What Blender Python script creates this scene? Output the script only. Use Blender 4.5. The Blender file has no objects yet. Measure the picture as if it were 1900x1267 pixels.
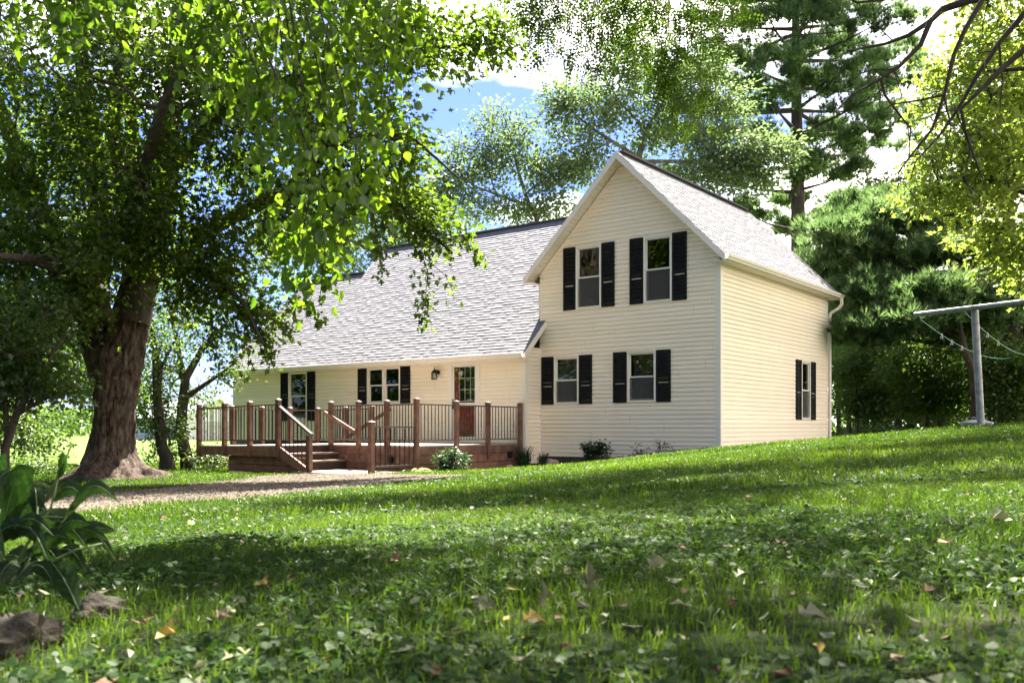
import bpy, math, random
import numpy as np
from mathutils import Vector, noise as mn
sc = bpy.context.scene
rng = np.random.default_rng(7)
random.seed(7)
# ---------------------------------------------------------------- camera
F_PX, HOR = 1692.8, 792.2           # focal length and horizon row in photo pixels (1900 x 1267)
cam_d = bpy.data.cameras.new('camera'); cam = bpy.data.objects.new('camera', cam_d)
sc.collection.objects.link(cam); sc.camera = cam
cam.location = (0, 0, 0); cam.rotation_euler = (math.radians(90), 0, 0)
cam_d.sensor_width = 36; cam_d.lens = 36 * F_PX / 1900
cam_d.shift_y = (HOR - 633.5) / 1900
cam_d.clip_start = 0.05; cam_d.clip_end = 3000
cam_d.dof.use_dof = True; cam_d.dof.focus_distance = 22; cam_d.dof.aperture_fstop = 6.3
# ---------------------------------------------------------------- light
SUN_EL = math.radians(60); sx, sy = 0.2586, 1.061       # the sun stands high behind the house
SUN_AZ = math.atan2(sx, sy)
w = bpy.data.worlds.new('World'); sc.world = w; w.use_nodes = True
nt = w.node_tree; nt.nodes.clear(); N = nt.nodes.new; L = nt.links.new
out = N('ShaderNodeOutputWorld'); bg = N('ShaderNodeBackground'); sky = N('ShaderNodeTexSky')
sky.sky_type = 'NISHITA'; sky.sun_disc = False; sky.sun_elevation = SUN_EL; sky.sun_rotation = SUN_AZ
sky.air_density = 1.0; sky.dust_density = 0.6; sky.ozone_density = 1.0
bg.inputs[1].default_value = 0.07
tc = N('ShaderNodeTexCoord'); sep = N('ShaderNodeSeparateXYZ'); L(tc.outputs['Generated'], sep.inputs[0])
zz = N('ShaderNodeMath'); zz.operation = 'MAXIMUM'; zz.inputs[1].default_value = 0.03; L(sep.outputs[2], zz.inputs[0])
za = N('ShaderNodeMath'); za.operation = 'ADD'; za.inputs[1].default_value = 0.16; L(zz.outputs[0], za.inputs[0])
dx = N('ShaderNodeMath'); dx.operation = 'DIVIDE'; L(sep.outputs[0], dx.inputs[0]); L(za.outputs[0], dx.inputs[1])
dy = N('ShaderNodeMath'); dy.operation = 'DIVIDE'; L(sep.outputs[1], dy.inputs[0]); L(za.outputs[0], dy.inputs[1])
cmb = N('ShaderNodeCombineXYZ'); L(dx.outputs[0], cmb.inputs[0]); L(dy.outputs[0], cmb.inputs[1]); cmb.inputs[2].default_value = 3.7
no = N('ShaderNodeTexNoise'); no.inputs['Scale'].default_value = 1.15; no.inputs['Detail'].default_value = 9; no.inputs['Roughness'].default_value = .56
L(cmb.outputs[0], no.inputs['Vector'])
bx_ = N('ShaderNodeMath'); bx_.operation = 'MULTIPLY_ADD'; bx_.inputs[1].default_value = 0.10; L(dx.outputs[0], bx_.inputs[0]); L(no.outputs['Fac'], bx_.inputs[2])
cl = N('ShaderNodeClamp'); L(bx_.outputs[0], cl.inputs[0])
rp = N('ShaderNodeValToRGB'); rp.color_ramp.elements[0].position = .49; rp.color_ramp.elements[1].position = .66
L(cl.outputs[0], rp.inputs[0])
mx = N('ShaderNodeMixRGB'); mx.inputs[2].default_value = (10.6, 9.7, 8.7, 1)
sk = N('ShaderNodeMixRGB'); sk.blend_type = 'MULTIPLY'; sk.inputs[0].default_value = 1; sk.inputs[2].default_value = (.27, .31, .56, 1); L(sky.outputs[0], sk.inputs[1]); L(sk.outputs[0], mx.inputs[1]); L(rp.outputs[0], mx.inputs[0])
L(mx.outputs[0], bg.inputs[0]); L(bg.outputs[0], out.inputs[0])
sun_d = bpy.data.lights.new('sun', 'SUN'); sun_d.energy = 5.0; sun_d.angle = math.radians(.53); sun_d.color = (1, .955, .87)
sun = bpy.data.objects.new('sun', sun_d); sc.collection.objects.link(sun)
sh = math.hypot(sx, sy); sdir = Vector((sx / sh * math.cos(SUN_EL), sy / sh * math.cos(SUN_EL), math.sin(SUN_EL)))
sun.rotation_euler = sdir.to_track_quat('Z', 'Y').to_euler(); sun.location = (0, 0, 40)
vs = sc.view_settings; vs.view_transform = 'Standard'; vs.look = 'None'; vs.gamma = 1; vs.exposure = 3.0
sc.cycles.max_bounces = 8; sc.cycles.diffuse_bounces = 4; sc.cycles.transmission_bounces = 5; sc.cycles.transparent_max_bounces = 8
sc.cycles.sample_clamp_indirect = 8; sc.cycles.use_denoising = True
# ---------------------------------------------------------------- node helpers
def new_mat(name):
    m = bpy.data.materials.new(name); m.use_nodes = True
    m.node_tree.nodes.clear(); return m
def ramp(nt, fac, stops, interp='LINEAR'):
    r = nt.nodes.new('ShaderNodeValToRGB'); e = r.color_ramp.elements; r.color_ramp.interpolation = interp
    while len(e) < len(stops): e.new(.5)
    for k, (p, c) in enumerate(stops):
        e[k].position = p; e[k].color = (*c, 1)
    nt.links.new(fac, r.inputs[0]); return r.outputs[0]
def tex_noise(nt, scale, detail=4, rough=.55, vec=None, stretch=None):
    n = nt.nodes.new('ShaderNodeTexNoise'); n.inputs['Scale'].default_value = scale
    n.inputs['Detail'].default_value = detail; n.inputs['Roughness'].default_value = rough
    if vec is None:
        t = nt.nodes.new('ShaderNodeTexCoord'); vec = t.outputs['Object']
    if stretch:
        mp = nt.nodes.new('ShaderNodeMapping'); mp.inputs['Scale'].default_value = stretch
        nt.links.new(vec, mp.inputs[0]); vec = mp.outputs[0]
    nt.links.new(vec, n.inputs['Vector']); return n.outputs['Fac']
def mat(name, stops, scale=3, detail=5, rough=.6, bump=0, bscale=40, stretch=None, spec=.3, rnd=0, metallic=0, bstretch=None):
    """surface colour from a noise ramp, optional bump, optional per-face variation"""
    m = new_mat(name); nt = m.node_tree
    o = nt.nodes.new('ShaderNodeOutputMaterial'); b = nt.nodes.new('ShaderNodeBsdfPrincipled')
    nt.links.new(b.outputs[0], o.inputs[0])
    if len(stops) == 1: stops = [(0, stops[0]), (1, tuple(c * .93 for c in stops[0]))]
    elif not isinstance(stops[0][0], (int, float)) : stops = [(.3 + .4 * k / (len(stops) - 1), c) for k, c in enumerate(stops)]
    col = ramp(nt, tex_noise(nt, scale, detail, stretch=stretch), stops)
    if rnd:
        a = nt.nodes.new('ShaderNodeAttribute'); a.attribute_name = 'rnd'
        mr = nt.nodes.new('ShaderNodeMapRange'); mr.inputs[3].default_value = 1 - rnd; mr.inputs[4].default_value = 1 + rnd
        nt.links.new(a.outputs['Fac'], mr.inputs[0])
        mm = nt.nodes.new('ShaderNodeVectorMath'); mm.operation = 'SCALE'
        nt.links.new(col, mm.inputs[0]); nt.links.new(mr.outputs[0], mm.inputs['Scale']); col = mm.outputs[0]
    nt.links.new(col, b.inputs['Base Color'])
    b.inputs['Roughness'].default_value = rough; b.inputs['Specular IOR Level'].default_value = spec
    b.inputs['Metallic'].default_value = metallic
    if bump:
        bn = nt.nodes.new('ShaderNodeBump'); bn.inputs['Strength'].default_value = bump; bn.inputs['Distance'].default_value = .02
        nt.links.new(tex_noise(nt, bscale, 5, stretch=bstretch or stretch), bn.inputs['Height']); nt.links.new(bn.outputs[0], b.inputs['Normal'])
    return m
def leaf_mat(name, c0, c1, t0, t1, gloss=.07, trans=.45, rough=.38):
    """leaf: diffuse + translucent + a little sheen; the face attribute rnd picks the leaf's own colour"""
    m = new_mat(name); nt = m.node_tree; N = nt.nodes.new; L = nt.links.new
    c0, c1, t0, t1 = (tuple(v * .62 for v in c) for c in (c0, c1, t0, t1))
    a = N('ShaderNodeAttribute'); a.attribute_name = 'rnd'
    ca = ramp(nt, a.outputs['Fac'], [(0, c0), (1, c1)]); cb = ramp(nt, a.outputs['Fac'], [(0, t0), (1, t1)])
    d = N('ShaderNodeBsdfDiffuse'); t = N('ShaderNodeBsdfTranslucent'); g = N('ShaderNodeBsdfGlossy'); g.inputs['Roughness'].default_value = rough
    L(ca, d.inputs[0]); L(cb, t.inputs[0]); g.inputs[0].default_value = (.85, .85, .75, 1)
    m1 = N('ShaderNodeMixShader'); m1.inputs[0].default_value = trans; L(d.outputs[0], m1.inputs[1]); L(t.outputs[0], m1.inputs[2])
    m2 = N('ShaderNodeMixShader'); m2.inputs[0].default_value = gloss; L(m1.outputs[0], m2.inputs[1]); L(g.outputs[0], m2.inputs[2])
    o = N('ShaderNodeOutputMaterial'); L(m2.outputs[0], o.inputs[0]); return m
# ---------------------------------------------------------------- object helpers
def tag(o, label=None, cat=None, group=None, kind=None):
    if label: o['label'] = label
    if cat: o['category'] = cat
    if group: o['group'] = group
    if kind: o['kind'] = kind
    return o
def link(o): sc.collection.objects.link(o); return o
def empty(name, loc=(0, 0, 0), rz=0):
    o = bpy.data.objects.new(name, None); o.location = loc; o.rotation_euler = (0, 0, rz); o.empty_display_size = .2
    return link(o)
def np_obj(name, V, Fc, material, parent=None, rnd=None, smooth=False, midx=None):
    """mesh object from arrays; Fc is (nf,k) or a list of such arrays"""
    if not isinstance(Fc, list): Fc = [Fc]
    Fc = [np.asarray(f, np.int32) for f in Fc if len(f)]
    V = np.asarray(V, np.float32)
    off = np.zeros(3, np.float32)
    if parent is not None: off = -np.array(parent.location) if not parent.get('localframe') else np.array((0, 0, -parent.location[2]))
    me = bpy.data.meshes.new(name)
    me.vertices.add(len(V)); me.vertices.foreach_set('co', V.ravel())
    nl = sum(f.size for f in Fc); nf = sum(len(f) for f in Fc)
    me.loops.add(nl); me.loops.foreach_set('vertex_index', np.concatenate([f.ravel() for f in Fc]))
    st = []; c = 0
    for f in Fc:
        st.append(c + np.arange(len(f), dtype=np.int32) * f.shape[1]); c += f.size
    me.polygons.add(nf); me.polygons.foreach_set('loop_start', np.concatenate(st).astype(np.int32))
    me.polygons.foreach_set('use_smooth', np.full(nf, bool(smooth)))
    me.update(calc_edges=True)
    if rnd is not None:
        at = me.attributes.new('rnd', 'FLOAT', 'FACE'); at.data.foreach_set('value', np.asarray(rnd, np.float32))
    for m in (material if isinstance(material, (list, tuple)) else [material]): me.materials.append(m)
    if midx is not None: me.polygons.foreach_set('material_index', np.asarray(midx, np.int32))
    o = bpy.data.objects.new(name, me); link(o)
    if parent is not None:
        o.parent = parent; o.location = off
    return o
class MB:
    def __init__(s): s.v = []; s.f = []; s.r = []
    def add(s, vs, fs, r=None):
        b = len(s.v); s.v += [tuple(map(float, v)) for v in vs]
        for f in fs: s.f.append(tuple(b + i for i in f)); s.r.append(random.random() if r is None else r)
        return s
    def hexa(s, c, r=None):   # 8 corners: bottom ring then top ring
        return s.add(c, [(3, 2, 1, 0), (4, 5, 6, 7), (0, 1, 5, 4), (1, 2, 6, 5), (2, 3, 7, 6), (3, 0, 4, 7)], r)
    def box(s, x0, x1, y0, y1, z0, z1):
        return s.hexa([(x0, y0, z0), (x1, y0, z0), (x1, y1, z0), (x0, y1, z0), (x0, y0, z1), (x1, y0, z1), (x1, y1, z1), (x0, y1, z1)], random.random())
    def fbox(s, fr, a0, a1, z0, z1, n0, n1):   # box in a wall's frame
        (ox, oy), (ax, ay), (nx, ny) = fr
        P = lambda a, z, n: (ox + ax * a + nx * n, oy + ay * a + ny * n, z)
        r = random.random()
        return s.hexa([P(a0, z0, n1), P(a1, z0, n1), P(a1, z0, n0), P(a0, z0, n0), P(a0, z1, n1), P(a1, z1, n1), P(a1, z1, n0), P(a0, z1, n0)], r)
    def bar(s, p, q, w, h, up=(0, 0, 1)):   # rectangular bar from p to q
        p, q = Vector(p), Vector(q); d = (q - p).normalized(); x = d.cross(Vector(up)).normalized(); u = x.cross(d)
        c = [p - x * w / 2 - u * h / 2, p + x * w / 2 - u * h / 2, q + x * w / 2 - u * h / 2, q - x * w / 2 - u * h / 2,
             p - x * w / 2 + u * h / 2, p + x * w / 2 + u * h / 2, q + x * w / 2 + u * h / 2, q - x * w / 2 + u * h / 2]
        return s.hexa(c, random.random())
    def tube(s, pts, rad, n=8, caps=True):
        pts = [Vector(p) for p in pts]; rad = [rad] * len(pts) if isinstance(rad, (int, float)) else rad
        vs = []; x = None
        for k, p in enumerate(pts):
            d = (pts[min(k + 1, len(pts) - 1)] - pts[max(k - 1, 0)]).normalized()
            if x is None: x = d.orthogonal().normalized()
            x = (x - d * x.dot(d)).normalized(); y = d.cross(x)
            vs += [p + (x * math.cos(2 * math.pi * i / n) + y * math.sin(2 * math.pi * i / n)) * rad[k] for i in range(n)]
        fs = [(k * n + i, k * n + (i + 1) % n, (k + 1) * n + (i + 1) % n, (k + 1) * n + i) for k in range(len(pts) - 1) for i in range(n)]
        if caps: fs += [tuple(range(n))[::-1], tuple((len(pts) - 1) * n + i for i in range(n))]
        return s.add(vs, fs, random.random())
    def build(s, name, material, parent=None, smooth=False):
        by = {}
        for f, r in zip(s.f, s.r): by.setdefault(len(f), []).append((f, r))
        return np_obj(name, s.v, [[f for f, r in by[k]] for k in by], material, parent, [r for k in by for f, r in by[k]], smooth)
# ---------------------------------------------------------------- the ground's height
CP = np.array([(0, 0, -.45), (-3, 0, -.52), (4, 0, -.30), (0, 4, -.50), (-4, 5, -.66), (4, 4, -.30), (-1, 8.6, -.68), (2, 9, -.44),
    (-2.17, 10.5, -.763), (-3.3, 8.6, -.75), (-3.66, 7.8, -.737), (-1.08, 15, -.83), (-6.1, 17, -1.09), (-5.2, 20, -1.06), (-2.6, 18.5, -.98),
    (4.85, 21.25, -.50), (1.5, 20, -.83), (.3, 23.2, -1.04), (1.6, 23.6, -.93), (7.7, 15, .0), (9.5, 18, -.05), (9.5, 22, -.30), (9.5, 27, -.5), (5.6, 10, -.15), (2.25, 4, -.36),
    (8.4, 14, .04), (12, 22, -.15), (17, 30, -.6), (20, 40, -.9), (3.4, 10, -.31), (5.1, 15, -.26), (6.9, 20, -.40), (3.4, 15, -.42), (3.9, 18, -.45),
    (0, 15, -.78), (0, 20, -.95), (-8.45, 19.6, -1.10), (-14, 25, -1.28), (-20, 40, -1.42), (-9, 32, -1.3), (-12, 10, -1.0), (-25, 15, -1.3),
    (10, 5, .1), (14, 12, .25), (25, 20, .2), (0, -12, -.3), (-20, -10, -.7), (20, -10, .3), (0, 40, -1.1), (5, 35, -.95), (40, 40, -.8), (-45, 40, -1.45), (0, 60, -1.35), (-40, 80, -1.45), (40, 80, -1.3), (60, 10, -.2), (-60, 0, -1.2)], float)
def _U(r2): return r2 * np.log(r2 + 1e-9) * .5
_n = len(CP); _d2 = ((CP[:, None, :2] - CP[None, :, :2]) ** 2).sum(-1)
_A = np.zeros((_n + 3, _n + 3)); _A[:_n, :_n] = _U(_d2) + np.eye(_n) * .6; _A[:_n, _n] = 1; _A[:_n, _n + 1:] = CP[:, :2]; _A[_n:, :_n] = _A[:_n, _n:].T
_W = np.linalg.solve(_A, np.concatenate([CP[:, 2], np.zeros(3)]))
def gz(x, y):
    x = np.asarray(x, float); y = np.asarray(y, float); shp = np.broadcast(x, y).shape
    X = np.broadcast_to(x, shp).ravel(); Y = np.broadcast_to(y, shp).ravel(); z = np.empty(len(X))
    for a in range(0, len(X), 40000):
        xx, yy = X[a:a + 40000], Y[a:a + 40000]
        d2 = (xx[:, None] - CP[None, :, 0]) ** 2 + (yy[:, None] - CP[None, :, 1]) ** 2
        z[a:a + 40000] = _U(d2) @ _W[:_n] + _W[_n] + _W[_n + 1] * xx + _W[_n + 2] * yy
    r = np.hypot(X, Y - 10); t = np.clip((r - 35) / 45, 0, 1); t = t * t * (3 - 2 * t)
    z = np.clip(z, -1.7, .9) * (1 - t) - 1.45 * t
    return z.reshape(shp)
def g1(x, y): return float(gz(np.array([x]), np.array([y]))[0])
def hit(px, py):
    """where the sight line of a photo pixel meets the ground"""
    Z = np.concatenate([np.linspace(1, 40, 1600), np.linspace(40, 400, 600)])
    X = (px - 950) / F_PX * Z; zr = (HOR - py) / F_PX * Z; g = gz(X, Z); k = np.argmax(zr < g)
    return X[k], Z[k], g[k]
def at(px, py, Z): return ((px - 950) / F_PX * Z, Z, (HOR - py) / F_PX * Z)
def gseries(lo, hi, near, gfac, c):
    out = [c]; s = near
    while out[-1] < hi: out.append(out[-1] + s); s *= gfac
    s = near; l = [c]
    while l[-1] > lo: l.append(l[-1] - s); s *= gfac
    return np.array(l[::-1][:-1] + out)
xs = gseries(-900, 900, .16, 1.035, 0); ys = gseries(-60, 1500, .2, 1.03, 6)
GX, GY = np.meshgrid(xs, ys); GZ = gz(GX, GY)
nx_, ny_ = len(xs), len(ys)
idx = np.arange(nx_ * ny_).reshape(ny_, nx_)
Q = np.stack([idx[:-1, :-1], idx[:-1, 1:], idx[1:, 1:], idx[1:, :-1]], -1).reshape(-1, 4)
# ground: soil and short turf near, brighter crop field far out
gm = new_mat('turf_soil'); nt = gm.node_tree
o_ = nt.nodes.new('ShaderNodeOutputMaterial'); b_ = nt.nodes.new('ShaderNodeBsdfPrincipled'); nt.links.new(b_.outputs[0], o_.inputs[0])
n1 = ramp(nt, tex_noise(nt, 1.3, 8, .65), [(.35, (.010, .018, .004)), (.5, (.017, .028, .006)), (.68, (.03, .03, .012))])
n2 = ramp(nt, tex_noise(nt, .5, 8, .7), [(.3, (.07, .12, .022)), (.55, (.11, .16, .035)), (.7, (.14, .18, .055))])
ge = nt.nodes.new('ShaderNodeTexCoord'); sp = nt.nodes.new('ShaderNodeSeparateXYZ'); nt.links.new(ge.outputs['Object'], sp.inputs[0])
mr = nt.nodes.new('ShaderNodeMapRange'); mr.inputs[1].default_value = 27; mr.inputs[2].default_value = 33; nt.links.new(sp.outputs[1], mr.inputs[0])
mxg = nt.nodes.new('ShaderNodeMixRGB'); nt.links.new(mr.outputs[0], mxg.inputs[0]); nt.links.new(n1, mxg.inputs[1]); nt.links.new(n2, mxg.inputs[2])
nt.links.new(mxg.outputs[0], b_.inputs['Base Color']); b_.inputs['Roughness'].default_value = .95; b_.inputs['Specular IOR Level'].default_value = .1
bn = nt.nodes.new('ShaderNodeBump'); bn.inputs['Strength'].default_value = .8; bn.inputs['Distance'].default_value = .05
nt.links.new(tex_noise(nt, 9, 6, .7), bn.inputs['Height']); nt.links.new(bn.outputs[0], b_.inputs['Normal'])
tag(np_obj('ground', np.stack([GX, GY, GZ], -1).reshape(-1, 3), Q, gm, smooth=True), kind='structure')
# ---------------------------------------------------------------- gravel drive
near_e = [(-500, 985), (-150, 970), (90, 955), (155, 951), (340, 934), (478, 924), (596, 914), (700, 903), (790, 892), (850, 886)]
far_e = [(-500, 940), (-150, 925), (87, 914), (340, 901), (440, 893), (508, 883.5), (574, 881), (650, 881.5), (710, 882), (850, 885)]
def edge(pts, n):
    P = np.array([hit(*p)[:2] for p in pts]); t = np.linspace(0, len(P) - 1, n)
    return np.stack([np.interp(t, range(len(P)), P[:, 0]), np.interp(t, range(len(P)), P[:, 1])], 1)
nE, fE = edge(near_e, 120), edge(far_e, 120)
wob = np.array([mn.noise(Vector((k * .35, 0, 0))) for k in range(120)])[:, None]
nE = nE + wob * np.array([[.1, .28]]); fE = fE + wob[::-1] * np.array([[.1, .25]])
T = np.linspace(0, 1, 40)[None, :, None]; D = nE[:, None] * (1 - T) + fE[:, None] * T
DZ = gz(D[..., 0], D[..., 1]) + .03 * np.sin(np.pi * T[..., 0]) ** .5 - .006
idx = np.arange(120 * 40).reshape(120, 40); Q = np.stack([idx[:-1, :-1], idx[1:, :-1], idx[1:, 1:], idx[:-1, 1:]], -1).reshape(-1, 4)
M_grav = mat('gravel', [(.3, (.042, .028, .017)), (.5, (.09, .064, .040)), (.7, (.14, .108, .072))], 26, 8, .9, 1, 60)
tag(np_obj('gravel_drive', np.concatenate([D, DZ[..., None]], -1).reshape(-1, 3), Q, M_grav, smooth=True), kind='structure')
def in_drive(x, y):
    yn = np.interp(x, nE[:, 0], nE[:, 1]); yf = np.interp(x, fE[:, 0], fE[:, 1]); return (y > yn) & (y < yf) & (x < nE[-1, 0]) & (x > nE[0, 0])
# stones lying loose on the drive
def scatter(P, size, template, faces, tilt=1.0, flat=False):
    n = len(P); A = rng.uniform(0, 2 * np.pi, n); c, s = np.cos(A), np.sin(A)
    T_ = np.asarray(template, float); V = np.repeat(T_[None], n, 0) * size[:, None, None]
    if V.ndim == 3:
        x = V[..., 0] * c[:, None] - V[..., 1] * s[:, None]; y = V[..., 0] * s[:, None] + V[..., 1] * c[:, None]
        tx = rng.normal(0, tilt, n)[:, None]; ty = rng.normal(0, tilt, n)[:, None]
        z = V[..., 2] + x * tx + y * ty; V = np.stack([x, y, z], -1)
    V = V + P[:, None]
    Fs = (np.asarray(faces)[None] + (np.arange(n) * len(T_))[:, None, None])
    return V.reshape(-1, 3), Fs.reshape(-1, np.asarray(faces).shape[1]), np.repeat(rng.random(n), len(faces))
OCT = [(1, 0, 0), (0, .8, 0), (-1, 0, 0), (0, -.8, 0), (.1, .1, .6), (0, 0, -.5)]; OCTF = [(0, 1, 4), (1, 2, 4), (2, 3, 4), (3, 0, 4)]
kk = rng.integers(0, 119, 26000); tt = rng.random(26000) ** .8
PD = nE[kk] * (1 - tt[:, None]) + fE[kk] * tt[:, None] + rng.normal(0, .15, (26000, 2))
PD = PD[(PD[:, 0] > -14)]
PZ = gz(PD[:, 0], PD[:, 1]) + .03
V, Fq, R = scatter(np.column_stack([PD, PZ]), rng.uniform(.008, .024, len(PD)), OCT, OCTF, .2)
M_stone = mat('stone_bits', [(.3, (.065, .046, .028)), (.5, (.13, .10, .065)), (.7, (.21, .175, .13))], 4, 3, .85, rnd=.45)
tag(np_obj('loose_gravel', V, Fq, M_stone, rnd=R), 'loose tan gravel stones on the drive', 'gravel', kind='stuff')
# ================================================================ HOUSE (local frame: x along the front, y into the house)
K = .85; TH = .653; W = 5.152; OFF = .672; LW = 12.48; D = 7.455
OX, OY = 386 / F_PX * 21.25, 21.25
def lw(s, d, z=0): return (OX + s * math.cos(TH) + d * math.sin(TH), OY - s * math.sin(TH) + d * math.cos(TH), z)
M_side = mat('cream_siding', [(.3, (.90, .765, .60)), (.7, (.93, .80, .635))], 1.2, 6, .5, spec=.25, rnd=.03)
M_trim = mat('cream_trim', [(.86, .765, .66)], 2, 3, .45)
M_white = mat('white_vinyl', [(.80, .75, .68)], 2, 3, .4)
M_shut = mat('black_shutter', [(.3, (.011, .011, .010)), (.7, (.020, .019, .018))], 5, 3, .7, spec=.1)
M_shing = mat('shingle', [(.3, (.145, .140, .146)), (.5, (.18, .174, .18)), (.7, (.215, .207, .212))], 7, 8, .95, .25, 90, rnd=.12, spec=.1)
M_ridge = mat('ridge_vent', [(.09, .082, .082)], 5, 3, .8)
M_found = mat('foundation_stone', [(.35, (.06, .045, .035)), (.6, (.15, .12, .10)), (.75, (.22, .16, .12))], 5, 6, .9, .8, 9)
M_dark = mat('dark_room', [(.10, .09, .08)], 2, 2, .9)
M_red = mat('red_door', [(.42, .016, .035)], 2, 2, .35)
M_metal = mat('dark_bronze', [(.022, .018, .016)], 8, 2, .4, metallic=.5)
def glass_mat(name, tint, refl):
    m = new_mat(name); nt = m.node_tree; N = nt.nodes.new; L = nt.links.new
    t = N('ShaderNodeBsdfTransparent'); t.inputs[0].default_value = (*tint, 1); g = N('ShaderNodeBsdfGlossy'); g.inputs['Roughness'].default_value = .01
    f = N('ShaderNodeFresnel'); f.inputs[0].default_value = 1.5; a = N('ShaderNodeMath'); a.operation = 'MULTIPLY_ADD'; a.inputs[1].default_value = 1.0; a.inputs[2].default_value = refl
    L(f.outputs[0], a.inputs[0]); x = N('ShaderNodeMixShader'); L(a.outputs[0], x.inputs[0]); L(t.outputs[0], x.inputs[1]); L(g.outputs[0], x.inputs[2])
    o = N('ShaderNodeOutputMaterial'); L(x.outputs[0], o.inputs[0]); return m
M_glass = glass_mat('window_glass', (.8, .8, .8), .02)
M_doorglass = glass_mat('door_glass', (.92, .92, .92), -.02)
M_lampglass = glass_mat('lamp_glass', (.85, .88, .88), .1)
m = new_mat('insect_screen'); nt = m.node_tree
t_ = nt.nodes.new('ShaderNodeBsdfTransparent'); d_ = nt.nodes.new('ShaderNodeBsdfDiffuse'); d_.inputs[0].default_value = (.11, .105, .10, 1)
x_ = nt.nodes.new('ShaderNodeMixShader'); x_.inputs[0].default_value = .45; o_ = nt.nodes.new('ShaderNodeOutputMaterial')
nt.links.new(t_.outputs[0], x_.inputs[1]); nt.links.new(d_.outputs[0], x_.inputs[2]); nt.links.new(x_.outputs[0], o_.inputs[0]); M_screen = m
ZB = -1.05
house = empty('farmhouse', (OX, OY, ZB), -TH); house['localframe'] = 1
tag(house, 'cream sided farmhouse with gabled two storey block and long grey shingled wing', 'house')
FR_F = ((0, 0), (1, 0), (0, -1)); FR_W = ((0, -OFF), (1, 0), (0, -1)); FR_S = ((0, 0), (0, 1), (1, 0))
FR_R = ((-W, 0), (0, 1), (1, 0)); FR_L = ((-W - LW, 0), (0, 1), (-1, 0)); FR_B = ((0, D), (1, 0), (0, 1)); FR_BL = ((-W, 0), (0, 1), (-1, 0)); FR_WB = ((0, 8.0), (1, 0), (0, 1))
H = .1078
def siding(mb, fr, lo, hi, z0, z1, holes=()):
    (ox, oy), (ax, ay), (nx, ny) = fr
    P = lambda a, z, n: (ox + ax * a + nx * n, oy + ay * a + ny * n, z)
    z = z0; row = 0
    while z < z1 - 1e-4:
        zt = min(z + H, z1); r = random.random(); row += 1
        if row % 2: q0 = random.uniform(0, 3.6); jt = [-20 + q0 + 3.66 * k for k in range(9)]
        cuts = sorted({z, zt, z + (zt - z) * .62, z + (zt - z) * .8} | {h[k] for h in holes for k in (2, 3) if z < h[k] < zt})
        for c0, c1 in zip(cuts, cuts[1:]):
            zm = (c0 + c1) / 2
            hs = sorted([(h[0], h[1]) for h in holes if h[2] < zm < h[3]] + [(q_, q_ + .003) for q_ in jt if lo(zm) + .1 < q_ < hi(zm) - .1 and not any(h[0] - .05 < q_ < h[1] + .05 for h in holes if h[2] < zm < h[3])])
            n = lambda q: float(np.interp((q - z) / H, (0, .62, .8, 1), (.030, .024, .010, .004)))
            segs = []; a = None
            bounds = [(lo, hi)]
            L0, L1, R0, R1 = lo(c0), lo(c1), hi(c0), hi(c1)
            cur0, cur1 = L0, L1
            for h0, h1 in hs: segs.append((cur0, cur1, h0, h0)); cur0 = cur1 = h1
            segs.append((cur0, cur1, R0, R1))
            for l0, l1, r0, r1 in segs:
                if r0 - l0 < .002 and r1 - l1 < .002: continue
                mb.add([P(l0, c0, n(c0)), P(r0, c0, n(c0)), P(r1, c1, n(c1)), P(l1, c1, n(c1))], [(0, 1, 2, 3)], r)
                if c0 == z: mb.add([P(l0, c0, .001), P(r0, c0, .001), P(r0, c0, n(c0)), P(l0, c0, n(c0))], [(0, 1, 2, 3)], r)
        z = zt
con = lambda c: (lambda z: c)
WIN = [  # frame, a0, a1, z0, z1, kind
    ('up', FR_F, -3.99, -3.22, 3.045, 4.655), ('up', FR_F, -2.00, -1.225, 3.04, 4.655),
    ('lo', FR_F, -4.68, -3.90, .60, 1.845), ('lo', FR_F, -2.465, -1.66, .615, 1.865),
    ('side', FR_S, 5.24, 5.95, .21, 1.85), ('tall', FR_W, -14.70, -13.78, .21, 1.78), ('pair', FR_W, -11.04, -9.655, .69, 1.78)]
SHW = {'up': .385, 'lo': .395, 'side': .42, 'tall': .38, 'pair': .39}
DOOR = (-7.79, -6.66, -.40, 1.85)
def holes(fr): return [(a0 + .03, a1 - .03, z0 + .03, z1 - .03) for k, f_, a0, a1, z0, z1 in WIN if f_ is fr]
mb = MB()
APX = 6.80; zg = lambda s: APX - .16 - abs(s + W / 2)          # underside line of the tall gable
def glo(z): return -W if z < zg(-W) else -W / 2 - (zg(-W / 2) - z)
def ghi(z): return 0 if z < zg(0) else -W / 2 + (zg(-W / 2) - z)
siding(mb, FR_F, glo, ghi, -.77, zg(-W / 2), holes(FR_F))
mb.build('front_gable_wall', M_side, house)
mb = MB(); siding(mb, FR_S, con(0), con(D), -.77, 3.95, holes(FR_S)); mb.build('side_wall', M_side, house)
mb = MB(); siding(mb, FR_W, con(-W - LW), con(-W), -.42, 1.90, holes(FR_W) + [(DOOR[0] + .03, DOOR[1] - .03, DOOR[2], DOOR[3] - .03)]); mb.build('wing_front_wall', M_side, house)
mb = MB(); siding(mb, FR_R, con(-OFF), lambda z: 0 if z < 2.14 else -.0, -.96, 2.1); mb.build('return_wall', M_side, house); mb = MB(); siding(mb, FR_BL, con(0), con(2), 2.5, 3.9); mb.build('side_wall', M_side, house); mb = MB()
siding(mb, FR_B, lambda z: glo(z), lambda z: ghi(z), -.77, zg(-W / 2)); mb.build('rear_gable_wall', M_side, house)
RS = .97; EZ, ED = 1.90, -.967; ROOFZ = lambda d: EZ + RS * (d - ED)    # wing's front slope
RD2 = 2.68; RD1 = 3.72
mb = MB()
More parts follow.
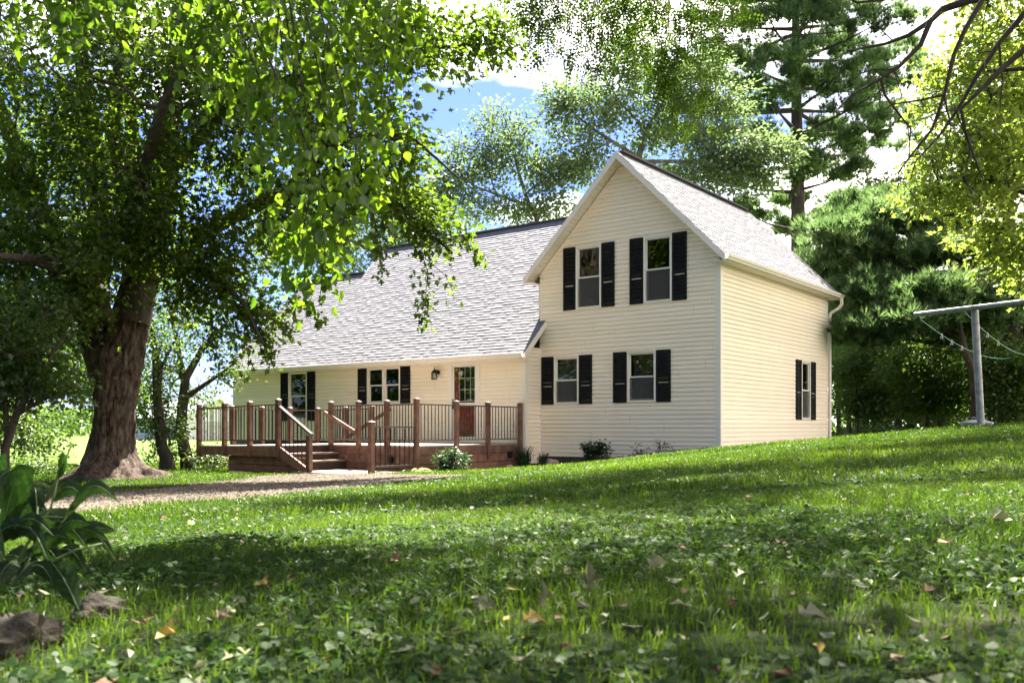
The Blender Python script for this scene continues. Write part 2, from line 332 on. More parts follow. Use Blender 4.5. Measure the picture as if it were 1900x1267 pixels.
siding(mb, FR_L, lambda z: -OFF if z < 2 else -OFF + (z - 2.0) / RS, lambda z: 2 * RD2 + OFF if z < 2 else 2 * RD2 + OFF - (z - 2.0) / RS, -1.05, ROOFZ(RD2) - .2)
bh = [(-14.45, -13.75, .55, 1.65)]
siding(mb, FR_WB, con(-W - LW), con(-W), -.6, 2.2, bh); mb.build('wing_end_wall', M_side, house)
# foundation and floors inside
mb = MB(); mb.fbox(FR_F, -W + .02, -.02, -1.6, -.772, -.3, -.03); mb.fbox(FR_S, .02, D, -1.6, -.772, -.3, -.03); mb.fbox(FR_W, -W - LW + .02, -W - .02, -1.8, -.43, -.3, -.03)
mb.fbox(FR_L, -OFF + .02, 6, -1.9, -1.06, -.3, -.03); mb.fbox(FR_R, -OFF + .02, -.02, -1.6, -.965, -.3, -.03)
mb.build('foundation', M_found, house)
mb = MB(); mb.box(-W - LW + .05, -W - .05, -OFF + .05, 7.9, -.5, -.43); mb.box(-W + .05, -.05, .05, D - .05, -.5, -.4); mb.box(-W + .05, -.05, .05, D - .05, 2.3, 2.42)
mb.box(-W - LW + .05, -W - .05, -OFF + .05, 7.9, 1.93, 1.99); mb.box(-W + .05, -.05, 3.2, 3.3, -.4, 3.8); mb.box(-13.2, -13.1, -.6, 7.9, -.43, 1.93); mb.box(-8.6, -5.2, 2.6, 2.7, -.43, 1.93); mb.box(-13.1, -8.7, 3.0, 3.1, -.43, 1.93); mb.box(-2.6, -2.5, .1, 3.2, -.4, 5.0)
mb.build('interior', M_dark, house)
# corner boards, frieze
MB().fbox(FR_F, -.11, .018, -.80, 3.83, -.02, .028).build('corner_board', M_trim, house)
MB().fbox(FR_S, -.018, .10, -.80, 3.83, -.02, .0285).build('corner_board', M_trim, house)
MB().fbox(FR_W, -W - .10, -W + .018, -.97, 1.72, -.02, .028).build('corner_board', M_trim, house)
MB().fbox(FR_R, -OFF - .018, -OFF + .09, -.97, 1.86, -.02, .0285).build('corner_board', M_trim, house)
MB().fbox(FR_F, -W, -W + .05, -.77, 2.15, -.01, .03).build('corner_board', M_trim, house)
MB().fbox(FR_R, -.05, 0, -.95, 2.1, -.01, .03).build('corner_board', M_trim, house)
MB().fbox(FR_F, -W - .018, -W + .09, 2.95, 3.83, -.02, .028).build('corner_board', M_trim, house)
MB().fbox(FR_BL, -.028, .1, 2.95, 3.83, -.02, .0285).build('corner_board', M_trim, house)
MB().fbox(FR_S, D - .10, D + .018, -.80, 3.83, -.02, .0285).build('corner_board', M_trim, house)
MB().fbox(FR_W, -W - LW - .018, -W - LW + .10, -1.0, 1.74, -.02, .028).build('corner_board', M_trim, house)
MB().fbox(FR_L, -OFF - .018, -OFF + .1, -1.0, 1.74, -.02, .0285).build('corner_board', M_trim, house)
MB().fbox(FR_W, -W - LW, -W, 1.70, 1.80, -.01, .031).build('frieze', M_trim, house)
# ---- shingled slopes
def shingles(mb, e, along, t, s_lo, s_hi, length, expo=.125):
    """rows of laminated tabs laid up a slope; e = eave origin, along/t = unit vectors"""
    e, along, t = Vector(e), Vector(along), Vector(t); n = along.cross(t).normalized()
    if n.z < 0: n = -n
    rows = int(length / expo)
    for k in range(rows + 1):
        v0, v1 = k * expo, min((k + 1) * expo, length)
        if v1 - v0 < .01: continue
        lo, hi = s_lo((v0 + v1) / 2), s_hi((v0 + v1) / 2)
        if hi - lo < .02: continue
        a = lo + random.uniform(-.25, 0)
        while a < hi:
            wd = random.uniform(.09, .27); a0, a1 = max(a, lo), min(a + wd, hi); a += wd
            if a1 - a0 < .005: continue
            up = random.random() < .55; h = .024 if up else .016; r = random.random() * .75 + (.25 if up else 0)
            P = lambda s, v, q: e + along * s + t * v + n * q
            lp = 0 if up else .006
            mb.add([P(a0, v0 + lp, h), P(a1, v0 + lp, h), P(a1, v1 + .02, .006), P(a0, v1 + .02, .006)], [(0, 1, 2, 3)], r)
            mb.add([P(a0, v0 + lp, 0), P(a1, v0 + lp, 0), P(a1, v0 + lp, h), P(a0, v0 + lp, h)], [(0, 1, 2, 3)], r * .6)
q = 1 / math.hypot(1, RS); tW = (0, q, RS * q)
mb = MB()
SLo, SR = -W - LW - .28, -W + .20
lenmax = (RD1 - ED) / q
def whi(v):
    d = ED + v * q; z = ROOFZ(d)
    if d < .0: return SR
    return -W - .03 if z < 3.9 else -W / 2 - (APX - z)
def wlo(v): return SLo if ED + v * q < RD2 else -14.70
shingles(mb, (0, ED, EZ), (1, 0, 0), tW, wlo, whi, lenmax)
wing_roof = mb.build('wing_roof', M_shing, house)
mb = MB()   # deck and underside of the wing's slope, back slopes
def slab(mb, pts, th): mb.hexa([(x, y, z - th) for x, y, z in pts] + pts, .5)
slab(mb, [(SLo, ED, EZ), (SR, ED, EZ), (SR, 0, ROOFZ(0)), (SLo, 0, ROOFZ(0))], .045)
slab(mb, [(SLo, 0.001, ROOFZ(0)), (-W, 0.001, ROOFZ(0)), (-W, RD2, ROOFZ(RD2)), (SLo, RD2, ROOFZ(RD2))], .045)
slab(mb, [(-14.7, RD2, ROOFZ(RD2)), (-W / 2 - .5, RD2, ROOFZ(RD2)), (-W / 2 - .5, RD1, ROOFZ(RD1)), (-14.7, RD1, ROOFZ(RD1))], .045)
slab(mb, [(SLo, RD2, ROOFZ(RD2)), (-14.71, RD2, ROOFZ(RD2)), (-14.71, 8.2, 2.0), (SLo, 8.2, 2.0)], .045)
slab(mb, [(-14.7, RD1, ROOFZ(RD1)), (-W, RD1, ROOFZ(RD1)), (-W, 8.3, 2.1), (-14.7, 8.3, 2.1)], .045)
mb.build('roof_deck', M_shing, house)
mb = MB()   # the tall block's slopes
r2 = math.sqrt(.5); FO = .38
Lt = (W / 2 + .29) / r2
shingles(mb, (.29, -FO, APX - W / 2 - .29), (0, 1, 0), (-r2, 0, r2), con(0), con(D + 2 * FO), Lt)
shingles(mb, (-W - .29, -FO, APX - W / 2 - .29), (0, 1, 0), (r2, 0, r2), con(0), lambda v: 2.2 + v * r2 * .9, Lt)
mb.build('gable_roof', M_shing, house)
mb = MB()
ez = APX - W / 2 - .29
slab(mb, [(-W / 2, -FO, APX), (.29, -FO, ez), (.29, D + FO, ez), (-W / 2, D + FO, APX)], .05)
slab(mb, [(-W - .29, -FO, ez), (-W / 2, -FO, APX), (-W / 2, D + FO, APX), (-W - .29, D + FO, ez)], .05)
mb.build('roof_deck', M_trim, house)
mb = MB()   # rake boards, soffits and fascias
for (xa, za), (xb, zb) in [((-W / 2, APX), (.29, ez)), ((-W / 2, APX), (-W - .29, ez))]:
    for y0, y1 in ((-FO - .012, -FO + .014), (D + FO - .014, D + FO + .012)):
        mb.hexa([(xa, y0, za - .175), (xb, y0, zb - .155), (xb, y1, zb - .155), (xa, y1, za - .175), (xa, y0, za + .006), (xb, y0, zb + .006), (xb, y1, zb + .006), (xa, y1, za + .006)], .5)
mb.fbox(FR_S, -FO, D + FO, ez - .125, ez - .002, .272, .292); mb.box(-W - .292, -W - .272, -FO, D, ez - .125, ez - .002)
mb.build('rake_board', M_trim, house)
mb = MB()   # soffits in narrow boards
for sgn, xe in ((1, .27), (-1, -W - .27)):
    mb = MB()
    x0 = -W / 2; n = 34
    for k in range(n):
        f0, f1 = k / n, (k + 1) / n - .004
        xa = x0 + (xe - x0) * f0; xb = x0 + (xe - x0) * f1; za, zb = APX - .115 - abs(xa - x0), APX - .115 - abs(xb - x0)
        lo_, hi_ = (xa, xb) if xa < xb else (xb, xa); zl, zh = (za, zb) if xa < xb else (zb, za)
        mb.hexa([(lo_, -FO + .014, zl - .02), (hi_, -FO + .014, zh - .02), (hi_, .02, zh - .02), (lo_, .02, zl - .02), (lo_, -FO + .014, zl), (hi_, -FO + .014, zh), (hi_, .02, zh), (lo_, .02, zl)], None)
    mb.build('soffit', M_trim, house)
mb = MB(); n = 70
for k in range(n):
    y0 = -FO + .015 + (D + 2 * FO - .03) * k / n; y1 = y0 + (D + 2 * FO - .03) / n - .006
    mb.box(.012, .27, y0, y1, ez - .13, ez - .11)
mb.build('soffit', M_trim, house); mb = MB(); mb.box(-W - .27, -W - .012, -FO + .015, 1.0, ez - .13, ez - .11); mb.build('soffit', M_trim, house); mb = MB()
for k in range(60):
    x0 = SLo + (SR - .02 - SLo) * k / 60; mb.box(x0, x0 + (SR - SLo) / 60 - .006, ED + .02, -OFF - .012, EZ - .14, EZ - .12)
mb.build('soffit', M_trim, house)
mb = MB()   # wing rake boards and fascia
for X0, X1, d1 in ((SR - .012, SR + .012, -.001), (SLo - .012, SLo + .012, RD2)):
    mb.hexa([(X0, ED - .01, EZ - .17), (X1, ED - .01, EZ - .17), (X1, d1, ROOFZ(d1) - .18), (X0, d1, ROOFZ(d1) - .18), (X0, ED - .01, EZ + .01), (X1, ED - .01, EZ + .01), (X1, d1, ROOFZ(d1) + .01), (X0, d1, ROOFZ(d1) + .01)], .5)
mb.hexa([(-14.712, RD2, ROOFZ(RD2) - .2), (-14.69, RD2, ROOFZ(RD2) - .2), (-14.69, RD1, ROOFZ(RD1) - .2), (-14.712, RD1, ROOFZ(RD1) - .2), (-14.712, RD2, ROOFZ(RD2) + .03), (-14.69, RD2, ROOFZ(RD2) + .03), (-14.69, RD1, ROOFZ(RD1) + .03), (-14.712, RD1, ROOFZ(RD1) + .03)], .5)
mb.box(SLo, SR - .013, ED, ED + .02, EZ - .14, EZ - .004)
mb.box(-W + .001, SR + .012, -.001, .024, ROOFZ(0) - .02, ROOFZ(0) + .035)
mb.build('wing_rake_board', M_trim, house)
mb = MB()
mb.bar((SLo, RD2, ROOFZ(RD2) + .035), (-14.7, RD2, ROOFZ(RD2) + .035), .20, .04); mb.bar((-14.72, RD1, ROOFZ(RD1) + .04), (-W / 2 - .3, RD1, ROOFZ(RD1) + .04), .20, .04)
mb.bar((-W / 2, -.2, APX + .04), (-W / 2, D + .1, APX + .04), .20, .04)
mb.build('ridge_vent', M_ridge, house)
def gutter(name, p, q, out_):
    p, q, o = Vector(p), Vector(q), Vector(out_); mb = MB()
    prof = [(0, 0), (.0, -.11), (.07, -.11), (.085, -.07), (.11, -.05), (.118, .0), (.108, .0), (.10, -.045), (.075, -.065), (.062, -.1), (.008, -.1), (.008, 0)]
    A = [p + o * a + Vector((0, 0, b)) for a, b in prof]; B = [q + o * a + Vector((0, 0, b)) for a, b in prof]; n = len(prof)
    mb.add(A + B, [(i, (i + 1) % n, n + (i + 1) % n, n + i) for i in range(n)] + [tuple(range(n))[::-1], tuple(range(n, 2 * n))], .5)
    return mb.build(name, M_trim, house)
gutter('gutter', (SLo - .03, ED - .001, EZ + .005), (SR - .03, ED - .001, EZ + .005), (0, -1, 0)); gutter('gutter', (.293, -FO - .01, ez + .005), (.293, D + FO + .02, ez + .005), (1, 0, 0))
def downspout(pts):
    mb = MB()
    for a, b in zip(pts, pts[1:]): mb.bar(a, b, .075, .06, up=(.3, .5, .2))
    mb.tube(pts, .04, 10); return mb.build('downspout', M_trim, house, smooth=False)
downspout([(SLo + .16, ED - .06, EZ - .10), (SLo + .16, ED - .06, EZ - .26), (SLo + .2, ED, EZ - .38), (-W - LW - .07, -OFF + .02, EZ - .52), (-W - LW - .07, -OFF + .04, EZ - .62), (-W - LW - .07, -OFF + .04, -.95)])
downspout([(.35, D + FO - .12, ez - .10), (.35, D + FO - .1, ez - .28), (.27, D + FO - .12, ez - .40), (.07, D + .12, ez - .55), (.06, D + .09, ez - .65), (.06, D + .09, -.6)])
# ---- windows and shutters
def shutter(fr, a0, a1, z0, z1, arch, mid):
    mb = MB(); n0, n1 = .012, .052; st = .055
    mb.fbox(fr, a0, a0 + st, z0, z1, n0, n1); mb.fbox(fr, a1 - st, a1, z0, z1, n0, n1)
    zm = z0 + (z1 - z0) * mid
    mb.fbox(fr, a0 + st, a1 - st, z0, z0 + .10, n0, n1 - .001); mb.fbox(fr, a0 + st, a1 - st, z1 - .08, z1, n0, n1 - .001); mb.fbox(fr, a0 + st, a1 - st, zm - .045, zm + .045, n0, n1 - .001)
    if arch:
        for k in range(8):
            u0, u1 = k / 8, (k + 1) / 8; A0, A1 = a0 + st + (a1 - a0 - 2 * st) * u0, a0 + st + (a1 - a0 - 2 * st) * u1
            mb.fbox(fr, A0, A1, z1 - .08 - .07 * (2 * (u0 + u1) / 2 - 1) ** 2, z1 - .081, n0, n1 - .002)
    mb.fbox(fr, a0 + .01, a1 - .01, z0 + .01, z1 - .01, n0 - .006, n0 + .006)
    (ox, oy), (ax, ay), (nx, ny) = fr; P = lambda a, z, n: (ox + ax * a + nx * n, oy + ay * a + ny * n, z)
    zc = z0 + .105
    while zc < z1 - .1:
        if abs(zc + .016 - zm) > .06:
            mb.hexa([P(a0 + st, zc, n1 - .006), P(a1 - st, zc, n1 - .006), P(a1 - st, zc, n1 - .016), P(a0 + st, zc, n1 - .016), P(a0 + st, zc + .030, n0 + .018), P(a1 - st, zc + .030, n0 + .018), P(a1 - st, zc + .030, n0 + .008), P(a0 + st, zc + .030, n0 + .008)], .5)
        zc += .030
    return mb.build('shutter', M_shut, house)
def window(kind, fr, a0, a1, z0, z1):
    t = .052
    mb = MB(); mb.fbox(fr, a0, a0 + t, z0, z1, -.062, .046); mb.fbox(fr, a1 - t, a1, z0, z1, -.062, .046); mb.fbox(fr, a0 + t, a1 - t, z1 - t * .8, z1, -.062, .045); mb.fbox(fr, a0 + t, a1 - t, z0, z0 + t * .9, -.062, .050)
    mb.fbox(fr, a0 - .02, a1 + .02, z1, z1 + .025, .0, .056)
    wo = mb.build('window', M_trim, house)
    openings = [(a0 + t, a1 - t)] if kind != 'pair' else [(a0 + t, (a0 + a1) / 2 - .045), ((a0 + a1) / 2 + .045, a1 - t)]
    if kind == 'pair': MB().fbox(fr, (a0 + a1) / 2 - .045, (a0 + a1) / 2 + .045, z0 + t * .9, z1 - t * .8, -.1, .044).build('mullion', M_trim, wo) if False else None
    zb, ztp = z0 + t * .9, z1 - t * .8; zm = zb + (ztp - zb) * .5
    par = wo; wo['localframe'] = 1
    def sub(name, mb_, m_):
        o = mb_.build(name, m_, None); o.parent = wo; return o
    if kind == 'pair': sub('mullion', MB().fbox(fr, (a0 + a1) / 2 - .045, (a0 + a1) / 2 + .045, zb, ztp, -.1, .044), M_trim)
    for b0, b1 in openings:
        s = MB(); w_ = .034
        for (q0, q1, n0, n1) in ((zm - .016, ztp, -.026, .002), (zb, zm + .016, -.056, -.027)) if kind != 'lo2' else ():
            s.fbox(fr, b0, b0 + w_, q0, q1, n0, n1); s.fbox(fr, b1 - w_, b1, q0, q1, n0, n1); s.fbox(fr, b0 + w_, b1 - w_, q0, q0 + w_, n0, n1 + .001); s.fbox(fr, b0 + w_, b1 - w_, q1 - w_, q1, n0, n1 + .001)
        s.fbox(fr, b0, b1, zm - .018, zm + .018, -.026, .008)
        sub('sash', s, M_white)
        g = MB(); g.fbox(fr, b0 + w_, b1 - w_, zm + .014, ztp - .02, -.014, -.010); g.fbox(fr, b0 + w_, b1 - w_, zb + .02, zm - .014, -.044, -.040); sub('pane', g, M_glass)
        if kind in ('up', 'lo', 'side'):
            sub('insect_screen', MB().fbox(fr, b0 + .004, b1 - .004, zb + .004, zm - .02, -.006, -.004), M_screen)
        if kind in ('tall', 'pair'):
            g = MB()
            for (q0, q1, n_) in ((zm + .014, ztp - .03, -.018), (zb + .03, zm - .014, -.048)):
                for k in range(1, 3 if kind == 'tall' else 2):
                    n__ = 3 if kind == 'tall' else 2; xa = b0 + (b1 - b0) * k / n__; g.fbox(fr, xa - .008, xa + .008, q0, q1, n_ - .004, n_)
                for k in range(1, 3 if kind == 'tall' else 2):
                    n__ = 3 if kind == 'tall' else 2; za_ = q0 + (q1 - q0) * k / n__; g.fbox(fr, b0 + w_, b1 - w_, za_ - .008, za_ + .008, n_ - .0035, n_ + .0005)
            sub('muntin', g, M_white if kind == 'tall' else M_shut)
    blind = {'lo': .55, 'up': .0, 'side': .3}.get(kind, 0)
    if blind:
        g = MB(); k = ztp
        while k > zb + .03: g.fbox(fr, a0 + t + .02, a1 - t - .02, k - .03, k - .006, -.145, -.14); k -= .03
        sub('blind', g, mat('blind_slats', [(.16, .14, .12)], 3, 2, .6))
    sw = SHW[kind]
    lab = 'window'
    shutter(fr, a0 - .005 - sw, a0 - .012, z0 - .005, z1 + .012, kind == 'lo' or kind == 'up', .42 if kind != 'tall' else .5)
    shutter(fr, a1 + .012, a1 + .005 + sw, z0 - .005, z1 + .012, kind == 'lo' or kind == 'up', .42 if kind != 'tall' else .5)
for w_ in WIN: window(*w_)
bw = MB(); fr = FR_WB; a0, a1, z0, z1 = bh[0]
for k in range(4): xa = a0 + (a1 - a0) * k / 3; bw.fbox(fr, xa - .02, xa + .02, z0, z1, -.03, .02)
for k in range(7): za_ = z0 + (z1 - z0) * k / 6; bw.fbox(fr, a0, a1, za_ - .015, za_ + .015, -.029, .019)
bw.build('window', M_white, house)
# ---- door
a0, a1, z0, z1 = DOOR; fr = FR_W
mb = MB(); mb.fbox(fr, a0, a0 + .13, z0, z1, -.09, .045); mb.fbox(fr, a1 - .13, a1, z0, z1, -.09, .045); mb.fbox(fr, a0 + .13, a1 - .13, z1 - .12, z1, -.09, .046); mb.fbox(fr, a0 - .02, a1 + .02, z1, z1 + .03, 0, .06)
mb.fbox(fr, a0 + .1, a1 - .1, z0 - .02, z0 + .03, -.1, .07)
dr = mb.build('door_frame', M_trim, house)
mb = MB(); x0, x1 = a0 + .13, a1 - .13; zk = .60
mb.fbox(fr, x0, x0 + .06, z0 + .03, z1 - .12, -.02, .02); mb.fbox(fr, x1 - .06, x1, z0 + .03, z1 - .12, -.02, .02); mb.fbox(fr, x0 + .06, x1 - .06, z1 - .19, z1 - .12, -.02, .019); mb.fbox(fr, x0 + .06, x1 - .06, z0 + .03, z0 + .14, -.02, .019); mb.fbox(fr, x0 + .06, x1 - .06, zk, zk + .07, -.02, .019)
sd = mb.build('storm_door', M_white, house)
def subp(par, name, mb_, m_): o = mb_.build(name, m_, None); o.parent = par; return o
subp(sd, 'pane', MB().fbox(fr, x0 + .06, x1 - .06, z0 + .14, zk, -.002, .002).fbox(fr, x0 + .06, x1 - .06, zk + .07, z1 - .19, -.002, .002), M_doorglass)
subp(sd, 'door_handle', MB().fbox(fr, x0 + .015, x0 + .045, .50, .78, .019, .03).tube([(x0 + .03, -OFF - .03, .70), (x0 + .03, -OFF - .075, .70), (x0 + .12, -OFF - .08, .69)], .010, 8), M_metal)
mb = MB(); xi0, xi1 = x0 + .02, x1 - .0
gx0, gx1, gz0, gz1 = x0 + .22, x1 - .05, .72, 1.66
mb.fbox(fr, xi0, gx0, z0, z1 - .13, -.06, -.03); mb.fbox(fr, gx1, xi1 + .04, z0, z1 - .13, -.06, -.03); mb.fbox(fr, gx0, gx1, z0, gz0, -.06, -.0301); mb.fbox(fr, gx0, gx1, gz1, z1 - .13, -.06, -.0301)
mb.fbox(fr, gx0 + .03, gx1 - .03, z0 + .2, .45, -.03, -.025)
rd = mb.build('door', M_red, house)
mb = MB()
for k in range(4): xa = gx0 + (gx1 - gx0) * k / 3; mb.fbox(fr, xa - .012, xa + .012, gz0, gz1, -.036, -.022)
for k in range(4): za_ = gz0 + (gz1 - gz0) * k / 3; mb.fbox(fr, gx0, gx1, za_ - .012, za_ + .012, -.0355, -.0225)
subp(rd, 'muntin', mb, M_white); subp(rd, 'pane', MB().fbox(fr, gx0, gx1, gz0, gz1, -.045, -.042), M_glass)
# ---- wall lantern
lx, ly = -8.17, -OFF - .20
mb = MB(); mb.tube([(lx + .0, -OFF - .02, 1.54), (lx, -OFF - .055, 1.54)], .055, 16); mb.tube([(lx, -OFF - .05, 1.54), (lx, -OFF - .13, 1.60), (lx, ly, 1.585)], .014, 8)
mb.tube([(lx, ly, 1.68), (lx, ly, 1.655), (lx, ly, 1.64), (lx, ly, 1.60), (lx, ly, 1.585), (lx, ly, 1.52), (lx, ly, 1.505)], [.004, .016, .008, .018, .045, .09, .092], 8)
for k in range(6):
    a = k * math.pi / 3; mb.bar((lx + .08 * math.cos(a), ly + .08 * math.sin(a), 1.33), (lx + .085 * math.cos(a), ly + .085 * math.sin(a), 1.51), .010, .010)
mb.tube([(lx, ly, 1.335), (lx, ly, 1.322)], [.086, .082], 6); mb.tube([(lx, ly, 1.335), (lx, ly, 1.38)], .014, 8)
ln = mb.build('wall_lantern', M_metal, house)
subp(ln, 'lantern_glass', MB().tube([(lx, ly, 1.337), (lx, ly, 1.503)], .078, 6, False), M_lampglass)
subp(ln, 'bulb', MB().tube([(lx, ly, 1.38), (lx, ly, 1.40), (lx, ly, 1.43), (lx, ly, 1.455), (lx, ly, 1.465)], [.012, .024, .028, .018, .004], 10), M_white)
# ================================================================ DECK
M_wood = mat('stained_wood', [(.3, (.105, .048, .034)), (.5, (.155, .075, .052)), (.72, (.24, .130, .090))], 5, 7, .65, .12, 30, stretch=(1, 1, 1), rnd=.25)
M_board = mat('deck_board', [(.3, (.26, .22, .19)), (.7, (.36, .31, .27))], 6, 6, .6, .3, 30, rnd=.15)
M_tread = mat('sunlit_tread', [(.3, (.20, .12, .09)), (.7, (.34, .25, .20))], 6, 6, .6, .3, 30, rnd=.15)  # paler than the other wood: sunlight on the tread tops is in this colour
deck = empty('deck', (OX, OY, -1.3), -TH); deck['localframe'] = 1
tag(deck, 'brown stained raised wooden deck with black balusters along the house wing', 'deck')
FZ = -.425
def fz(s): return FZ if s > -8.2 else FZ - .045 * (-8.2 - s) / 3.2
SE = -5.29; DM = -4.6; DP = -6.2; SP0, SP1 = -11.4, -8.22; DI = -2.3
mb = MB()
def boards(x0, x1, y0, y1):
    y = y0
    while y < y1:
        e = min(y + .137, y1); a, b = fz(x0), fz(x1)
        mb.hexa([(x0, y, a - .028), (x1, y, b - .028), (x1, e, b - .028), (x0, e, a - .028), (x0, y, a), (x1, y, b), (x1, e, b), (x0, e, a)]); y += .142
boards(SP0, SP1, DP, DI); boards(SP1, SE, DM, DI); boards(-9.1, SE, DI, -OFF - .03)
mb.build('floor', M_board, deck)
mb = MB()
def skirt(x0, y0, x1, y1, top0, top1, bot, n=4, t=.04):
    L_ = math.hypot(x1 - x0, y1 - y0); ux, uy = (x1 - x0) / L_, (y1 - y0) / L_
    hh = .205
    for k in range(n):
        za0, za1 = top0 - k * hh, top1 - k * hh; zb = max(za0 - hh + .013, bot)
        if za0 <= bot: break
        mb.hexa([(x0 + uy * t, y0 - ux * t, zb), (x1 + uy * t, y1 - ux * t, zb), (x1, y1, zb), (x0, y0, zb), (x0 + uy * t, y0 - ux * t, za0), (x1 + uy * t, y1 - ux * t, za1), (x1, y1, za1), (x0, y0, za0)])
skirt(SP0, DP + .04, SP1, DP + .04, fz(SP0) - .03, fz(SP1) - .03, -.9, 1); skirt(SP0 + .04, DI, SP0 + .04, DP + .04, fz(SP0) - .03, fz(SP0) - .03, -.9, 1)
skirt(SP1 + .6, DM, SE, DM, FZ - .03, FZ - .03, -1.25); skirt(SP1, DM, SP1 + .6, DM, FZ - .03, FZ - .03, -1.25)
skirt(SE, DM, SE, -OFF - .03, FZ - .03, FZ - .03, -1.25)
skirt(-10.45, DP + .25, -7.45, DP + .25, -.71, -.71, -1.35, 3); skirt(-10.45, DI, -10.45, DP + .25, -.71, -.71, -1.35, 3)
mb.build('skirt', M_wood, deck)
mb = MB()    # treads and risers, the flight runs down towards the gate
run, rise = .27, .145
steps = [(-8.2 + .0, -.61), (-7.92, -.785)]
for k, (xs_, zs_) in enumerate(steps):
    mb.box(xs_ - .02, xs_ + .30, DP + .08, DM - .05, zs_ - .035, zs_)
M_riser = mat('riser_shade', [(.3, (.02, .011, .009)), (.7, (.04, .022, .017))], 5, 4, .8)  # near black: the shade below the treads is painted into this wood
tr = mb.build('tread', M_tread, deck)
mb = MB()
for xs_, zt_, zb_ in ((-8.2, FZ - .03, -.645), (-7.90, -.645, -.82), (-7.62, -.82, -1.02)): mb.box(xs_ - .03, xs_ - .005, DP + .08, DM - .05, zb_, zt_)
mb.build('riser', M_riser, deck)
mb = MB(); mb.hexa([(-8.22, DP + .0, -.72), (-7.15, DP + .0, -1.12), (-7.15, DP + .05, -1.12), (-8.22, DP + .05, -.72), (-8.22, DP, -.45), (-7.13, DP, -.98), (-7.13, DP + .05, -.98), (-8.22, DP + .05, -.45)]); mb.build('stringer', M_wood, deck)
def post(x, y, z0, z1, cap=True):
    mb = MB(); mb.box(x - .05, x + .05, y - .05, y + .05, z0, z1)
    o = mb.build('post', M_wood, deck)
    if cap:
        c = MB(); c.hexa([(x - .066, y - .066, z1), (x + .066, y - .066, z1), (x + .066, y + .066, z1), (x - .066, y + .066, z1), (x - .055, y - .055, z1 + .022), (x + .055, y - .055, z1 + .022), (x + .055, y + .055, z1 + .022), (x - .055, y + .055, z1 + .022)])
        c.add([(x - .055, y - .055, z1 + .022), (x + .055, y - .055, z1 + .022), (x + .055, y + .055, z1 + .022), (x - .055, y + .055, z1 + .022), (x, y, z1 + .05)], [(0, 1, 4), (1, 2, 4), (2, 3, 4), (3, 0, 4)])
        k = c.build('post_cap', M_capwood, None); k.parent = o
    return o
M_capwood = mat('post_cap', [(.3, (.10, .06, .05)), (.7, (.16, .11, .095))], 6, 4, .4, spec=.5)
def railing(p, q, floor0, floor1, top=.945, n=8, gap=.12, par=None, bm=None):
    par = par or deck
    p, q = Vector((*p, 0)), Vector((*q, 0)); d = (q - p); L_ = d.length; u = d / L_
    a, b = p + u * .05, q - u * .05
    A = lambda z0, z1, h: ((a.x, a.y, z0 + h), (b.x, b.y, z1 + h))
    MB().bar(*A(floor0, floor1, top), .05, .03).build('rail', M_rail, par); MB().bar(*A(floor0, floor1, gap), .04, .028).build('rail', M_rail, par)
    for k in range(n):
        t = (k + .5) / n; c = a + (b - a) * t; z = floor0 + (floor1 - floor0) * t
        m_ = bm if bm is not None else MB()
        m_.tube([(c.x, c.y, z + gap), (c.x, c.y, z + top)], .0105, 6)
        if bm is None: m_.build('baluster', M_metal, par)
M_rail = mat('rail_bronze', [(.3, (.10, .065, .05)), (.7, (.14, .095, .075))], 6, 3, .5)
front = [(SP0, DP), (-10.32, DP), (-9.31, DP), (-8.24, DP)]
for k, (x, y) in enumerate(front): post(x, y - .0, fz(x) - .27, fz(x) + 1.03 + .02 * (k == 3))
for a, b in zip(front, front[1:]): railing(a, b, fz(a[0]), fz(b[0]), n=8)
FARB = MB()
left = [(SP0, DP), (SP0, -5.19), (SP0, -4.25), (SP0, -3.30), (SP0, DI)]
for x, y in left[1:]: post(x, y, fz(x) - .27, fz(x) + .99)
for a, b in zip(left, left[1:]): railing(a, b, fz(SP0), fz(SP0), n=7, bm=FARB)
inner = [(SP0, DI), (-10.24, DI), (-9.17, DI)]
for x, y in inner[1:]: post(x, y, fz(x) - .27, fz(x) + .99)
for a, b in zip(inner, inner[1:]): railing(a, b, fz(a[0]), fz(b[0]), n=8, bm=FARB)
FARB.build('far_balusters', M_metal, deck)['kind'] = 'stuff'
main = [(-8.18, DM), (-7.2, DM), (-6.24, DM), (SE, DM)]
for k, (x, y) in enumerate(main): post(x, y - .04, [-.68, -.80, -.82, -1.10][k], FZ + 1.02 + (.03 if k == 3 else 0))
for a, b in zip(main, main[1:]): railing(a, b, FZ, FZ, n=9)
side = [(SE, DM), (SE, -3.30), (SE, -2.10), (SE, -.77)]
for k, (x, y) in enumerate(side[1:]): post(x + .04, y, [-.70, -.80, -1.0][k], FZ + 1.02)
for a, b in zip(side, side[1:]): railing(a, b, FZ, FZ, n=10)
post(-7.13, DP, -1.10, -.19, False)
h = MB(); h.bar((-8.20, DP - .02, .50), (-7.02, DP - .02, -.17), .10, .04)
h.build('handrail', mat('grey_handrail', [(.3, (.022, .018, .017)), (.7, (.038, .032, .03))], 4, 4, .8), deck)
for k in range(7):
    t = (k + .6) / 7.3; x = -8.2 + 1.05 * t; MB().tube([(x, DP, -.50 - .50 * t), (x, DP, .47 - .64 * t)], .0105, 6).build('baluster', M_metal, deck)
h = MB(); h.bar((-8.35, DM - .11, .36), (-7.2, DM - .11, -.14), .05, .09); h.build('handrail', M_wood, deck)
h = MB(); h.bar((-8.95, DI + .5, .50), (-11.1, DI + .4, -.52), .05, .09); h.bar((-8.95, DI + .5, .50), (-8.95, DI + .5, -.4), .07, .07); h.build('handrail', M_wood, deck)
